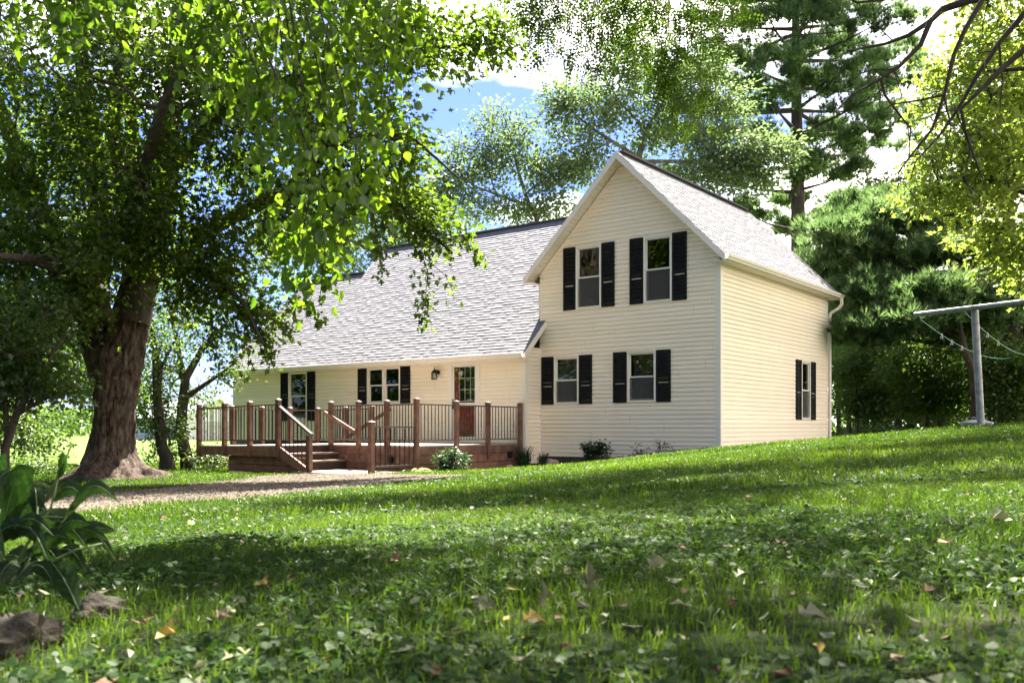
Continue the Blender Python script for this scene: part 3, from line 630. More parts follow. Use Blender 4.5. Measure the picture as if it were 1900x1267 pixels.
for (x, y, n) in ((-6.05, DM - .045, 'a'), (SE + .045, -1.25, 'b')):
    mb = MB()
    if n == 'a': mb.tube([(x, y + .01, -.76), (x, y - .06, -.76)], .055, 10); mb.box(x - .09, x + .02, y - .03, y + .003, -.84, -.68)
    else: mb.box(x - .002, x + .07, y - .06, y + .06, -.78, -.62); mb.tube([(x + .03, y, -.70), (x + .09, y, -.72)], .045, 10)
    mb.build('skirt_lamp', M_shut, deck)
# concrete landing and gate
M_conc = mat('concrete', [(.3, (.20, .165, .14)), (.7, (.30, .26, .22))], 5, 7, .85, .5, 30)
ld = empty('landing_slab', lw(-6.3, -5.4, -1.3), -TH)
mb = MB(); mb.box(-1.35, 1.02, -.86, .74, 0.05, .285); o = mb.build('slab', M_conc, None); o.parent = ld; tag(ld, 'low concrete landing slab at the foot of the deck stairs', 'landing')
o2 = MB().box(-1.36, .82, -.885, -.861, .08, .25).build('edge_board', M_wood, None); o2.parent = ld
gt = empty('gate', lw(SE, -6.05, -1.08), -TH)
def gsub(name, mb_, m_, par=None): o = mb_.build(name, m_, None); o.parent = par or gt; return o
p_ = gsub('post', MB().box(-.055, .055, -.055, .055, -.05, 1.17), M_wood)
c = MB(); c.box(-.068, .068, -.068, .068, 1.17, 1.19); c.add([(-.068, -.068, 1.19), (.068, -.068, 1.19), (.068, .068, 1.19), (-.068, .068, 1.19), (0, 0, 1.225)], [(0, 1, 4), (1, 2, 4), (2, 3, 4), (3, 0, 4)]); gsub('post_cap', c, M_capwood, p_)
gsub('rail', MB().bar((0, .06, 1.08), (0, 1.38, 1.08), .04, .035), M_rail); gsub('rail', MB().bar((0, .06, .22), (0, 1.38, .22), .04, .04), M_rail)
for k in range(9): y = .12 + k * .15; gsub('baluster', MB().tube([(0, y, .22), (0, y, 1.08)], .0105, 6), M_metal)
tag(gt, 'low brown gate with black bars closing the landing below the deck corner', 'gate')
# ================================================================ TREES
def norm(a): return a / np.maximum(np.linalg.norm(a, axis=-1, keepdims=True), 1e-9)
LEAF = {
 'maple': (np.array([(0, 0, 0), (.30, .0, .05), (.20, .26, .03), (.56, .42, .10), (.22, .56, .04), (0, 1.05, -.05), (-.30, .0, .05), (-.20, .26, .03), (-.56, .42, .10), (-.22, .56, .04)]),
           [(0, 1, 2, 3, 4, 5), (0, 5, 9, 8, 7, 6)]),
 'ovate': (np.array([(0, 0, 0), (.26, .14, .07), (.40, .42, .11), (.24, .78, .06), (0, 1.08, -.10), (-.26, .14, .07), (-.40, .42, .11), (-.24, .78, .06), (0, .5, -.02)]),
           [(0, 1, 2, 3, 4), (0, 4, 7, 6, 5)]),
 'kite': (np.array([(0, 0, 0), (.34, .45, .06), (0, 1.05, 0), (-.34, .45, .06)]), [(0, 1, 2, 3)]),
}
pv = []; pf = []
for k in range(6):
    y = .12 + k * .155; s_ = .21 - .012 * k
    for sg in (1, -1):
        b = len(pv); pv += [(0, y, 0), (sg * s_ * .5, y + .085, .01), (sg * s_, y + .06, .0), (sg * s_ * .5, y - .03, -.01)]; pf.append((b, b + 1, b + 2, b + 3))
LEAF['pinnate'] = (np.array(pv), pf)
def needle_tuft(n, seed, wd=.035):
    r = np.random.default_rng(seed); V = []; Fq = []
    for k in range(n):
        a = r.uniform(0, 2 * math.pi); e = r.uniform(.1, 1.25)
        d = np.array([math.sin(e) * math.cos(a), math.cos(e), math.sin(e) * math.sin(a)]) * r.uniform(.7, 1.1)
        s_ = np.cross(d, r.normal(size=3)); s_ = s_ / np.linalg.norm(s_) * wd
        b = len(V); V += [-s_, s_, d]; Fq.append((b, b + 1, b + 2))
    return np.array(V), Fq
LEAF['tuft'] = needle_tuft(15, 3, .045); LEAF['tuft_far'] = needle_tuft(9, 5, .055)
def place_leaves(kind, P, tip, nrm, size):
    T_, Fs = LEAF[kind]; n = len(P)
    t = norm(tip); x = norm(np.cross(t, nrm)); z = np.cross(x, t)
    V = P[:, None] + size[:, None, None] * (T_[None, :, 0:1] * x[:, None] + T_[None, :, 1:2] * t[:, None] + T_[None, :, 2:3] * z[:, None])
    Fs = np.asarray(Fs); Q = (Fs[None] + (np.arange(n) * len(T_))[:, None, None]).reshape(-1, Fs.shape[1])
    return V.reshape(-1, 3), Q, len(Fs)
def seg_tubes(P, Q, r0, r1, n=5):
    d = norm(Q - P); a = np.where(np.abs(d[:, 2:3]) < .9, np.array([[0, 0, 1.]]), np.array([[1., 0, 0]])); x = norm(np.cross(d, a)); y = np.cross(d, x)
    an = np.arange(n) * 2 * np.pi / n; c, s = np.cos(an)[None, :, None], np.sin(an)[None, :, None]
    ring = x[:, None] * c + y[:, None] * s
    A = P[:, None] + ring * r0[:, None, None]; B = (Q + d * (r1 * .4)[:, None])[:, None] + ring * r1[:, None, None]
    V = np.concatenate([A, B], 1).reshape(-1, 3); m = len(P)
    f = np.array([(i, (i + 1) % n, n + (i + 1) % n, n + i) for i in range(n)])
    return V, (f[None] + (np.arange(m) * 2 * n)[:, None, None]).reshape(-1, 4)
def tree(name, label, cat, base, stems, lobes, leaf, size, per, lmat, bmat, sigma=.35, droop=.5, strands=(), group=None, rmax=.12, rtip=.006, up=.35, seed=1, jit=.10, pine=False, trunk_obj=None, extra_nodes=None, swig=.012):
    """stems: lists of (x,y,z,r) making trunk and limbs; lobes: (cx,cy,cz, rx,ry,rz, n) clumps of twig ends joined back to the nearest wood;
    leaves sit round the twig ends. strands: hanging sprays (start, end, n leaves, spread)."""
    r = np.random.default_rng(seed)
    root = empty(name, base); tag(root, label, cat, group)
    SP, SQ, R0, R1 = [], [], [], []; nodes = []; nr = []
    for st in stems:
        st = np.array(st, float)
        for a, b in zip(st, st[1:]):
            m = max(1, int(np.linalg.norm(b[:3] - a[:3]) / .5))
            for k in range(m): nodes.append(a[:3] + (b[:3] - a[:3]) * (k / m)); nr.append(a[3] + (b[3] - a[3]) * k / m)
        nodes.append(st[-1][:3]); nr.append(st[-1][3])
    ns = len(nodes)
    pts = []
    for (cx, cy, cz, rx, ry, rz, n) in lobes:
        u = norm(r.normal(size=(n, 3))) * (r.random((n, 1)) ** .45); pts.append(np.array([cx, cy, cz]) + u * np.array([rx, ry, rz]))
    pts = np.concatenate(pts) if pts else np.zeros((0, 3))
    stp = []
    for (p, q, n, sp) in strands:
        p, q = np.array(p, float), np.array(q, float); m = max(3, int(np.linalg.norm(q - p) / .22))
        t = np.linspace(0, 1, m)[:, None]; c = p + (q - p) * t; hz = np.array([q[0] - p[0], q[1] - p[1], 0]); c[:, :2] += (hz[:2] * (np.sin(t * np.pi) * .25)); c += np.cumsum(r.normal(0, .02, c.shape), 0)
        stp.append((c, n, sp))
    allp = np.array(nodes); plen = list(np.zeros(ns)); par = [-1] * ns
    X = np.array(nodes)
    if len(pts):
        dist = np.min(((pts[:, None] - X[None]) ** 2).sum(-1), 1); order = np.argsort(dist); pts = pts[order]
        NP = np.zeros((ns + len(pts), 3)); NP[:ns] = X; PL = np.zeros(ns + len(pts)); par = -np.ones(ns + len(pts), int)
        PL[:ns] = 0
        for k in range(len(pts)):
            c = ns + k; d = np.linalg.norm(NP[:c] - pts[k], axis=1); cost = d + .22 * PL[:c]
            j = int(np.argmin(cost)); par[c] = j; NP[c] = pts[k]; PL[c] = PL[j] + d[j]
        cnt = np.ones(len(NP))
        for c in range(len(NP) - 1, ns - 1, -1): cnt[par[c]] += cnt[c]
        kids = np.arange(ns, len(NP)); A, B = NP[par[kids]], NP[kids]
        nrr = np.concatenate([np.array(nr), np.full(len(pts), 9.)])
        rb = np.minimum(np.minimum(rtip * (cnt[kids] ** .52), rmax), nrr[par[kids]] * .8)
        ra = np.where(par[kids] >= ns, np.minimum(rtip * (cnt[par[kids]] ** .5), rmax), rb * 1.25); ra = np.minimum(ra, rb * 1.6)
        ln = np.linalg.norm(B - A, axis=1)[:, None]
        m1 = A + (B - A) * .36 + r.normal(0, 1, A.shape) * jit * ln; m2 = A + (B - A) * .70 + r.normal(0, 1, A.shape) * jit * ln * .8; m1[:, 2:] += ln * .05
        for P_, Q_, a_, b_ in ((A, m1, 0, .36), (m1, m2, .36, .7), (m2, B, .7, 1)):
            SP.append(P_); SQ.append(Q_); R0.append(ra + (rb - ra) * a_); R1.append(ra + (rb - ra) * b_)
        mids = np.concatenate([m2, B])
    for c, n, sp in stp:
        j = np.argmin(np.linalg.norm((NP if len(pts) else X) - c[0], axis=1)); c0 = (NP if len(pts) else X)[j]
        c = np.concatenate([[c0], c]); rr = np.linspace(swig, .0022, len(c)); SP.append(c[:-1]); SQ.append(c[1:]); R0.append(rr[:-1]); R1.append(rr[1:])
    TV, TF = [], []; o = 0
    if SP:
        V, Fq = seg_tubes(np.concatenate(SP), np.concatenate(SQ), np.concatenate(R0), np.concatenate(R1), 5); TV.append(V); TF.append(Fq); o = len(V)
    sm = MB()
    if trunk_obj is None or pine:
        for st in stems: 
            st = np.array(st); 
            if len(st) > 1: sm.tube([p[:3] for p in st], [p[3] for p in st], 12, False)
    if sm.v: TV.append(np.array(sm.v)); TF.append(np.array(sm.f) + o)
    tro = np_obj('trunk', np.concatenate(TV), np.concatenate(TF), bmat, root, smooth=True)
    LP, LT, LN, LS = [], [], [], []
    if len(pts):
        n = per * len(pts); which = r.integers(0, len(mids), n); base_ = mids[which]
        off = r.normal(0, 1, (n, 3)) * sigma; off[:, 2] *= .7
        P = base_ + off; ctr = np.array([NP[:ns, 0].mean(), NP[:ns, 1].mean(), 0])
        outw = norm((P - ctr) * np.array([1, 1, .2])); T_ = off / sigma * .5 + outw * .6 + r.normal(0, .45, P.shape); T_[:, 2] -= droop
        Nn = r.normal(0, .55, P.shape); Nn[:, 2] += up * 2.2
        if pine: T_ = outw * .5 + off * 1.0 + r.normal(0, .35, P.shape) + np.array([0, 0, .85])
        LP.append(P); LT.append(T_); LN.append(Nn)
    for c, n, sp in stp:
        t = r.random(n) ** .8 * (len(c) - 1); i = np.minimum(t.astype(int), len(c) - 2); P = c[i] + (c[i + 1] - c[i]) * (t - i)[:, None] + r.normal(0, sp, (n, 3))
        T_ = r.normal(0, .5, P.shape); T_[:, 2] -= .55; Nn = r.normal(0, .8, P.shape); Nn[:, 2] += .5; LP.append(P); LT.append(T_); LN.append(Nn)
    P = np.concatenate(LP); T_ = np.concatenate(LT); Nn = np.concatenate(LN); S = size * r.uniform(.65, 1.2, len(P))
    V, Q, k = place_leaves(leaf, P, T_, Nn, S)
    # clumps share a tone, each leaf varies a little round it
    tone = np.array([mn.noise(Vector(p * .55)) for p in P[::1]]) if len(P) < 400 else (np.sin(P[:, 0] * 1.1 + 2 * np.sin(P[:, 2] * .9)) * np.sin(P[:, 1] * 1.3 + P[:, 2])) * .5
    rn = np.clip(.5 + tone * .35 + r.normal(0, .2, len(P)), 0, 1)
    np_obj('crown', V, Q, lmat, root, rnd=np.repeat(rn, k))
    return root
def L_(px, py, Z, rx, rz, n, ry=None):    # crown lobe: photo pixel + distance -> place, radii in metres
    x, y, z = at(px, py, Z); return (x, y, z, rx, ry if ry else rx, rz, n)
def S_(*pts): return [(*at(px, py, Z), r) for px, py, Z, r in pts]
M_bark = mat('bark_dark', [(.3, (.030, .022, .016)), (.55, (.060, .045, .034)), (.75, (.10, .08, .06))], 6, 7, .9, .8, 14, stretch=(1, 1, .25))
M_bark_l = mat('bark_grey', [(.3, (.07, .06, .045)), (.6, (.13, .11, .09)), (.8, (.2, .17, .14))], 6, 7, .9, .8, 14, stretch=(1, 1, .25))
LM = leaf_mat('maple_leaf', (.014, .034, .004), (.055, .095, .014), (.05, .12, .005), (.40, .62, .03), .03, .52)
LN_ = leaf_mat('near_leaf', (.022, .055, .004), (.055, .10, .010), (.10, .26, .006), (.42, .66, .03), .035, .55)
LA = leaf_mat('ash_leaf', (.07, .11, .045), (.20, .27, .13), (.14, .26, .06), (.42, .56, .20), .03, .46)
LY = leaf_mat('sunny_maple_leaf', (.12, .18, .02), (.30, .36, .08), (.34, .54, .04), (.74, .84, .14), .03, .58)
LP_ = leaf_mat('pine_needles', (.026, .066, .022), (.12, .21, .07), (.09, .20, .045), (.38, .58, .17), .03, .5)
LH = leaf_mat('locust_leaf', (.020, .050, .008), (.06, .11, .015), (.08, .19, .01), (.34, .54, .04), .025, .5)
LW_ = leaf_mat('wood_leaf', (.024, .055, .010), (.08, .14, .03), (.09, .21, .014), (.32, .50, .07), .035, .48)
# ---- the big maple beside the deck
bx0, by0 = -8.55, 19.6; bz0 = g1(bx0, by0) - .12
def maple_trunk():
    mb = MB(); NA, NZ = 96, 90; vs = []
    cl_ = [(0, 0, 0, .42), (-.03, 0, .8, .37), (-.0, 0, 1.6, .39), (.03, 0, 2.3, .47), (.02, 0, 2.3, .43), (.10, 0, 2.75, .45), (.28, .02, 3.4, .35), (.78, .1, 5.4, .31), (1.1, .1, 7.0, .24), (1.3, 0, 9, .16), (1.5, 0, 11.5, .07)]
    ph = [(.2, .95), (1.3, .7), (2.2, .55), (3.0, .9), (3.9, .8), (4.7, 1.0), (5.6, .75)]
    zz_ = np.concatenate([np.linspace(0, 3.2, 66), np.linspace(3.35, 11.5, 24)])
    C = np.array(cl_)
    for z in zz_:
        cx, cy, cr = (np.interp(z, C[:, 2], C[:, k]) for k in (0, 1, 3))
        for i in range(NA):
            a = 2 * math.pi * i / NA
            dirx, diry = math.cos(a), math.sin(a)
            fl = sum(w_ * math.exp(-((math.atan2(math.sin(a - p), math.cos(a - p)) / .34) ** 2)) for p, w_ in ph)
            rr = cr * (1 + .10 * math.sin(3 * a + 1)) + math.exp(-(z / .34) ** 1.6) * (.36 + .52 * fl) * (1 + .5 * mn.noise(Vector((dirx * 3.5, diry * 3.5, z * 5)))) + math.exp(-z / .7) * .09
            n_ = mn.noise(Vector((dirx * 5.5, diry * 5.5, z * 1.6 + 3))) * .5 + abs(mn.noise(Vector((dirx * 12, diry * 12, z * 2.6)))) * 1.1 - .25
            rr += n_ * .10 * (cr / .55) + mn.noise(Vector((dirx * 1.6, diry * 1.6, z * .7))) * .09 * (cr / .55)
            zb = mn.noise(Vector((dirx * 3, diry * 3, 9))) * .1 * math.exp(-z / .2)
            vs.append((bx0 + cx + dirx * rr, by0 + cy + diry * rr, bz0 + z + zb))
    fs = [(k * NA + i, k * NA + (i + 1) % NA, (k + 1) * NA + (i + 1) % NA, (k + 1) * NA + i) for k in range(len(zz_) - 1) for i in range(NA)]
    mb.add(vs, fs, .5)
    for pts in ([(-.05, 0, 2.2, .42), (-.28, .0, 2.85, .40), (-.42, .05, 3.5, .33), (-.50, .1, 4.4, .30), (-.35, .15, 6, .24), (-.6, .1, 8, .18), (-.9, 0, 11, .08)],
                [(-.45, .1, 3.4, .2), (-1.1, .2, 4.6, .2), (-1.9, .1, 6.2, .16), (-2.6, 0, 8.5, .10)],
                [(.6, .1, 4.6, .2), (.2, .3, 6, .19), (-.1, .2, 7.6, .15), (.1, .2, 10, .09)]):
        n0 = 28; P = [Vector((bx0 + p[0], by0 + p[1], bz0 + p[2])) for p in pts]; C = np.array(pts); zs_ = np.linspace(pts[0][2], pts[-1][2], 34); vv = []
        for z in zs_:
            cx, cy, cr = (np.interp(z, C[:, 2], C[:, k]) for k in (0, 1, 3))
            for i in range(n0):
                a = 2 * math.pi * i / n0; n_ = mn.noise(Vector((math.cos(a) * 4, math.sin(a) * 4, z * 1.2))) ; rr = cr * (1 + .16 * n_); vv.append((bx0 + cx + rr * math.cos(a), by0 + cy + rr * math.sin(a), bz0 + z))
        mb.add(vv, [(k * n0 + i, k * n0 + (i + 1) % n0, (k + 1) * n0 + (i + 1) % n0, (k + 1) * n0 + i) for k in range(len(zs_) - 1) for i in range(n0)], .5)
    return mb
M_maplebark = new_mat('maple_bark'); nt = M_maplebark.node_tree
o_ = nt.nodes.new('ShaderNodeOutputMaterial'); b_ = nt.nodes.new('ShaderNodeBsdfPrincipled'); nt.links.new(b_.outputs[0], o_.inputs[0]); b_.inputs['Roughness'].default_value = .92; b_.inputs['Specular IOR Level'].default_value = .15
v1 = tex_noise(nt, 5, 9, .72, stretch=(2.2, 2.2, .75)); c1 = ramp(nt, v1, [(.36, (.018, .013, .010)), (.47, (.065, .048, .038)), (.58, (.13, .10, .082)), (.72, (.22, .19, .16))])
v2 = ramp(nt, tex_noise(nt, 1.6, 5, .6), [(.42, (0, 0, 0)), (.6, (1, 1, 1))]); mm = nt.nodes.new('ShaderNodeMixRGB'); mm.blend_type = 'MULTIPLY'; mm.inputs[0].default_value = .55
mxr = nt.nodes.new('ShaderNodeMixRGB'); mxr.inputs[1].default_value = (.85, .68, .56, 1); mxr.inputs[2].default_value = (1, 1, 1, 1); nt.links.new(v2, mxr.inputs[0]); nt.links.new(c1, mm.inputs[1]); nt.links.new(mxr.outputs[0], mm.inputs[2]); nt.links.new(mm.outputs[0], b_.inputs['Base Color'])
bn = nt.nodes.new('ShaderNodeBump'); bn.inputs['Strength'].default_value = 1; bn.inputs['Distance'].default_value = .07; nt.links.new(v1, bn.inputs['Height'])
bn2 = nt.nodes.new('ShaderNodeBump'); bn2.inputs['Strength'].default_value = .7; bn2.inputs['Distance'].default_value = .02; nt.links.new(tex_noise(nt, 22, 6, .7, stretch=(1.6, 1.6, .4)), bn2.inputs['Height']); nt.links.new(bn.outputs[0], bn2.inputs['Normal']); nt.links.new(bn2.outputs[0], b_.inputs['Normal'])
mst = [[(bx0 + p[0], by0 + p[1], bz0 + p[2], p[3]) for p in q] for q in (
    [(.34, .02, 3.5, .42), (.78, .1, 5.4, .31), (1.1, .1, 7.0, .24), (1.5, 0, 11.5, .07)], [(-.42, .05, 3.5, .33), (-.50, .1, 4.4, .30), (-.35, .15, 6, .24), (-.9, 0, 11, .08)],
    [(-1.1, .2, 4.6, .2), (-2.6, 0, 8.5, .10)], [(.6, .1, 4.6, .2), (.1, .2, 10, .09)])]
limbs = [S_((275, 520, 19.6, .2), (380, 430, 19.2, .16), (520, 360, 18.6, .12), (640, 330, 18, .09), (760, 400, 17.6, .05), (840, 470, 17.3, .02)),
         S_((265, 470, 19.6, .2), (300, 330, 19.3, .15), (420, 200, 18.6, .12), (600, 120, 18, .08), (800, 90, 17.5, .04), (930, 80, 17.2, .015)),
         S_((520, 360, 18.6, .1), (640, 260, 18, .07), (760, 250, 17.4, .04), (850, 330, 17, .015)),
         S_((200, 560, 19.6, .2), (110, 470, 19.2, .15), (-20, 400, 18.6, .10), (-160, 330, 18, .05)),
         S_((210, 600, 19.4, .16), (150, 520, 18, .12), (60, 480, 16.5, .08), (-60, 470, 15.5, .04)),
         S_((240, 500, 19.4, .16), (260, 350, 17.6, .12), (300, 200, 16, .09), (380, 60, 15, .05)),
         S_((300, 500, 19.4, .14), (380, 500, 18.4, .09), (450, 560, 17.6, .05), (490, 640, 17.3, .02))]
lob = [L_(60, 600, 18.2, 1.1, .5, 20), L_(20, 560, 18.5, 1.8, 1.1, 34), L_(-120, 520, 18.5, 2, 1.5, 30), L_(240, 470, 17.8, 1.3, .5, 20), L_(400, 540, 18.2, 1.1, .7, 24), L_(470, 600, 18, .6, .5, 13), L_(120, 540, 17.6, .6, .4, 9),
       L_(60, 420, 18.5, 2.0, 1.3, 44), L_(230, 430, 17.6, 1.8, 1.1, 40), L_(400, 430, 18.2, 1.6, 1.0, 40), L_(560, 400, 18.2, 1.2, .8, 28), L_(690, 360, 18, 1.0, .7, 22), L_(790, 410, 17.5, .7, .6, 13),
       L_(-100, 330, 18.5, 2.4, 1.6, 40), L_(100, 260, 18.5, 2.2, 1.5, 54), L_(300, 270, 18, 2.0, 1.5, 50), L_(470, 260, 18, 1.6, 1.3, 40), L_(620, 230, 18, 1.3, .9, 30), L_(730, 270, 17.6, .7, .7, 16),
       L_(60, 80, 18.5, 2.4, 1.7, 54), L_(300, 80, 18, 2.4, 1.6, 54), L_(520, 90, 18, 1.8, 1.4, 44), L_(700, 90, 17.8, 1.4, 1.0, 34), L_(840, 60, 17.5, 1.0, .8, 20), L_(930, 60, 17.3, .45, .6, 8),
       L_(200, -150, 18.5, 4.5, 2.4, 100), L_(560, -120, 18.2, 3, 2, 60), L_(0, -350, 19, 4, 2.5, 50), L_(400, -380, 19, 4, 2.2, 60), L_(200, 150, 15.5, 2.4, 1.8, 30), L_(180, 350, 21.8, 2.4, 1.8, 36)]
strs = []
rr_ = np.random.default_rng(12)
for (x0, y0, x1, y1, n) in [(690, 400, 712, 520, 60), (560, 420, 545, 600, 70), (530, 560, 600, 598, 45), (765, 400, 790, 595, 130), (770, 430, 830, 470, 40), (800, 430, 890, 482, 70), (780, 470, 840, 565, 22), (720, 380, 700, 470, 60), (470, 600, 495, 680, 60), (430, 560, 500, 660, 80), (500, 590, 548, 625, 36), (455, 640, 460, 700, 20),
                            (640, 400, 640, 470, 50), (850, 110, 870, 160, 20), (900, 60, 925, 130, 16), (740, 250, 760, 350, 50), (840, 420, 870, 440, 26), (600, 470, 590, 560, 40), (380, 600, 400, 680, 50), (60, 620, 40, 690, 50), (20, 640, 10, 720, 60)]:
    Z = 17.6 + rr_.uniform(-.4, .4); strs.append((at(x0, y0, Z), at(x1, y1, Z - .2), n, .085))
mp = tree('maple_tree', 'huge old maple with flared root base and thick furrowed trunk beside the gravel drive', 'tree', (bx0, by0, bz0), mst + limbs, lob, 'maple', .125, 66, LM, M_bark, sigma=.30, droop=.45, strands=strs, seed=4, trunk_obj=None, rtip=.007)
maple_trunk().build('bole', M_maplebark, mp, smooth=True)
# ---- near tree at the left, only its drooping sprays reach into the view
nx0, ny0 = -3.6, 2.6
nst = [[(nx0, ny0, g1(nx0, ny0) - .1, .30), (nx0 + .05, ny0, .8, .24), (nx0 + .1, ny0 + .1, 2.2, .20), (nx0 + .3, ny0 + .3, 3.6, .15), (nx0 + .5, ny0 + .5, 5.5, .09), (nx0 + .6, ny0 + .6, 7.5, .04)],
       [(nx0 + .1, ny0 + .1, 2.3, .14), (-2.4, 3.9, 3.2, .10), (-1.4, 4.9, 3.6, .06), (-.6, 5.4, 3.7, .03)], [(nx0 + .3, ny0 + .3, 3.4, .12), (-2.2, 2.0, 4.6, .09), (-.6, 1.6, 5.4, .05), (.8, 1.8, 5.6, .02)],
       [(-2.4, 3.9, 3.2, .07), (-2.6, 5.2, 3.4, .045), (-2.5, 6.2, 3.5, .02)]]
nl = [(-2.6, 5.6, 5.0, 1.7, 1.0, 1.0, 44), (-.6, 6.2, 5.3, 1.6, .9, 1.2, 44), (.9, 5.4, 5.4, 1.2, .9, 1.3, 34), (-1.2, 3.2, 4.9, 1.7, .8, 1.1, 34), (.6, 2.6, 4.9, 1.2, 1.0, 1.0, 24), (-3.2, 2.0, 5.6, 1.8, 1.4, 1.1, 44),
      (-4.6, 4.6, 4.6, 1.2, 1.4, .9, 30), (-1.5, .8, 5.2, 1.6, .9, 1.2, 24)]
ns_ = []
for (x0, y0, x1, y1, n, sp) in [(350, -60, 345, 60, 30, .07), (400, -60, 380, 120, 50, .09), (470, -60, 430, 190, 75, .11), (530, -80, 500, 240, 90, .12), (600, -80, 560, 200, 80, .13), (640, -80, 600, 330, 120, .14), (700, -80, 660, 300, 110, .13), (740, -60, 715, 250, 70, .10),
                                (600, 160, 578, 400, 40, .07), (585, 360, 560, 530, 62, .085), (600, 380, 600, 520, 46, .075), (560, 380, 525, 470, 30, .07), (640, 400, 590, 450, 12, .06), (480, 150, 460, 260, 18, .07), (560, 180, 520, 330, 45, .09), (650, 250, 640, 380, 40, .09),
                                (90, -50, 80, 60, 24, .07), (130, -50, 115, 80, 24, .06), (180, -50, 180, 50, 18, .06), (240, -40, 235, 130, 16, .045), (290, -60, 270, 20, 22, .07), (20, -50, 15, 40, 16, .07), (750, -80, 770, 90, 34, .09), (690, 250, 700, 340, 14, .06), (430, -40, 350, 170, 26, .06)]:
    Z = 4.9 + rr_.uniform(-.4, .5); ns_.append((at(x0, y0, Z + .1), at(x1, y1, Z), int(n * 2.1), sp * 1.1))
tree('linden_tree', 'near tree with broad bright green leaves on sprays hanging in front of the big maple', 'tree', (nx0, ny0, g1(nx0, ny0)), nst, nl, 'ovate', .066, 84, LN_, M_bark, sigma=.24, droop=.6, strands=ns_, seed=8, swig=.006, rtip=.004, jit=.06)
# ---- honey locust at the right: high crown over the lawn, feathery sprays and bare dark limbs
def P3(L, Z, r0, r1):
    n = len(L); return [(*at(x, y, Z + .03 * k), r0 + (r1 - r0) * k / (n - 1)) for k, (x, y) in enumerate(L)]
bare = [P3([(2120, -140), (1960, -30), (1801, 0), (1748, 18), (1726, 40), (1686, 66), (1642, 82), (1571, 95)], 7.5, 0.0455, 0.0070),
        P3([(1726, 40), (1708, 84), (1668, 124), (1635, 146), (1580, 177), (1545, 212)], 7.5, 0.0238, 0.0042), P3([(1635, 146), (1642, 177), (1668, 212), (1690, 239), (1686, 290)], 7.5, 0.0140, 0.0035),
        P3([(1900, -90), (1823, 0), (1792, 53), (1770, 102), (1752, 177), (1730, 239), (1695, 283), (1668, 318), (1666, 349)], 7.3, 0.0252, 0.0035),
        P3([(2050, 40), (1900, 93), (1863, 124), (1819, 168), (1783, 203), (1792, 248), (1814, 309), (1832, 354)], 7.2, 0.0294, 0.0035),
        P3([(2010, -80), (1900, 27), (1854, 80), (1810, 146), (1774, 208), (1743, 252), (1699, 300), (1688, 336)], 7.6, 0.0280, 0.0035),
        P3([(2060, 120), (1900, 128), (1832, 132)], 7.4, 0.0280, 0.0098), P3([(1748, 177), (1708, 186), (1655, 194), (1620, 221)], 7.3, 0.0112, 0.0028),
        P3([(1854, 80), (1860, 150), (1855, 210), (1880, 260)], 7.5, 0.0098, 0.0028), P3([(1783, 203), (1740, 210), (1700, 225)], 7.2, 0.0084, 0.0021), P3([(1774, 208), (1800, 270), (1790, 330), (1805, 370)], 7.5, 0.0084, 0.0021),
        P3([(1752, 177), (1765, 240), (1745, 300)], 7.3, 0.0084, 0.0021), P3([(1668, 124), (1650, 130), (1600, 128)], 7.5, 0.0084, 0.0021), P3([(1545, -20), (1590, 5), (1640, 0), (1700, -30)], 7.5, 0.0084, 0.0140)]
tw = []
rt = np.random.default_rng(9)
for L0 in list(bare):
    for (p, q) in zip(L0, L0[1:]):
        for _ in range(rt.integers(0, 3)):
            t = rt.random(); a = np.array(p[:3]) * (1 - t) + np.array(q[:3]) * t; d = norm(np.array(q[:3]) - np.array(p[:3]) + rt.normal(0, .25, 3)); d = norm(d + np.array([rt.normal(-.2, .6), rt.normal(0, .3), rt.normal(-.35, .5)])); l = rt.uniform(.12, .42)
            m_ = a + d * l * .5 + rt.normal(0, .02, 3); e = m_ + norm(d + rt.normal(0, .35, 3)) * l * .5; tw.append([(*a, min(.006, p[3] * .5)), (*m_, .0035), (*e, .0015)])
            if l > .25: e2 = m_ + norm(d + rt.normal(0, .7, 3)) * l * .4; tw.append([(*m_, .003), (*e2, .0012)])
bare += tw
hx, hy = 7.4, 7.6
hs = [[(hx, hy, g1(hx, hy) - .1, .30), (hx, hy, 1.5, .24), (hx - .1, hy, 3.2, .22), (hx - .2, hy + .5, 5, .18), (hx - .4, hy + 1.5, 7.5, .12), (hx - 1, hy + 3, 10, .05)],
      [(hx - .1, hy, 3.2, .14), (*at(2120, -140, 7.5), .08)], [(hx - .1, hy, 3.2, .1), (*at(2050, 40, 7.2), .045)], [(hx - .1, hy, 3.4, .1), (*at(1900, -90, 7.3), .04)], [(hx - .1, hy, 3.2, .1), (*at(2060, 120, 7.4), .045)], [(hx - .1, hy, 3.4, .1), (*at(2010, -80, 7.6), .045)],
      [(hx - .2, hy + .5, 5, .12), (5, 9, 6.2, .09), (2.6, 9.6, 6.2, .06), (1.2, 9.4, 5.6, .03)], [(hx - .2, hy + .5, 5, .12), (5.5, 11.5, 7.5, .09), (3, 14, 9, .05), (1.5, 15, 9.6, .03)], [(hx - .2, hy + 1, 6, .12), (7.5, 13, 9, .08), (8, 17, 11, .04)], [(hx - .2, hy, 4.6, .1), (5.4, 5.4, 5.8, .07), (3.4, 4.2, 6.2, .03)]]
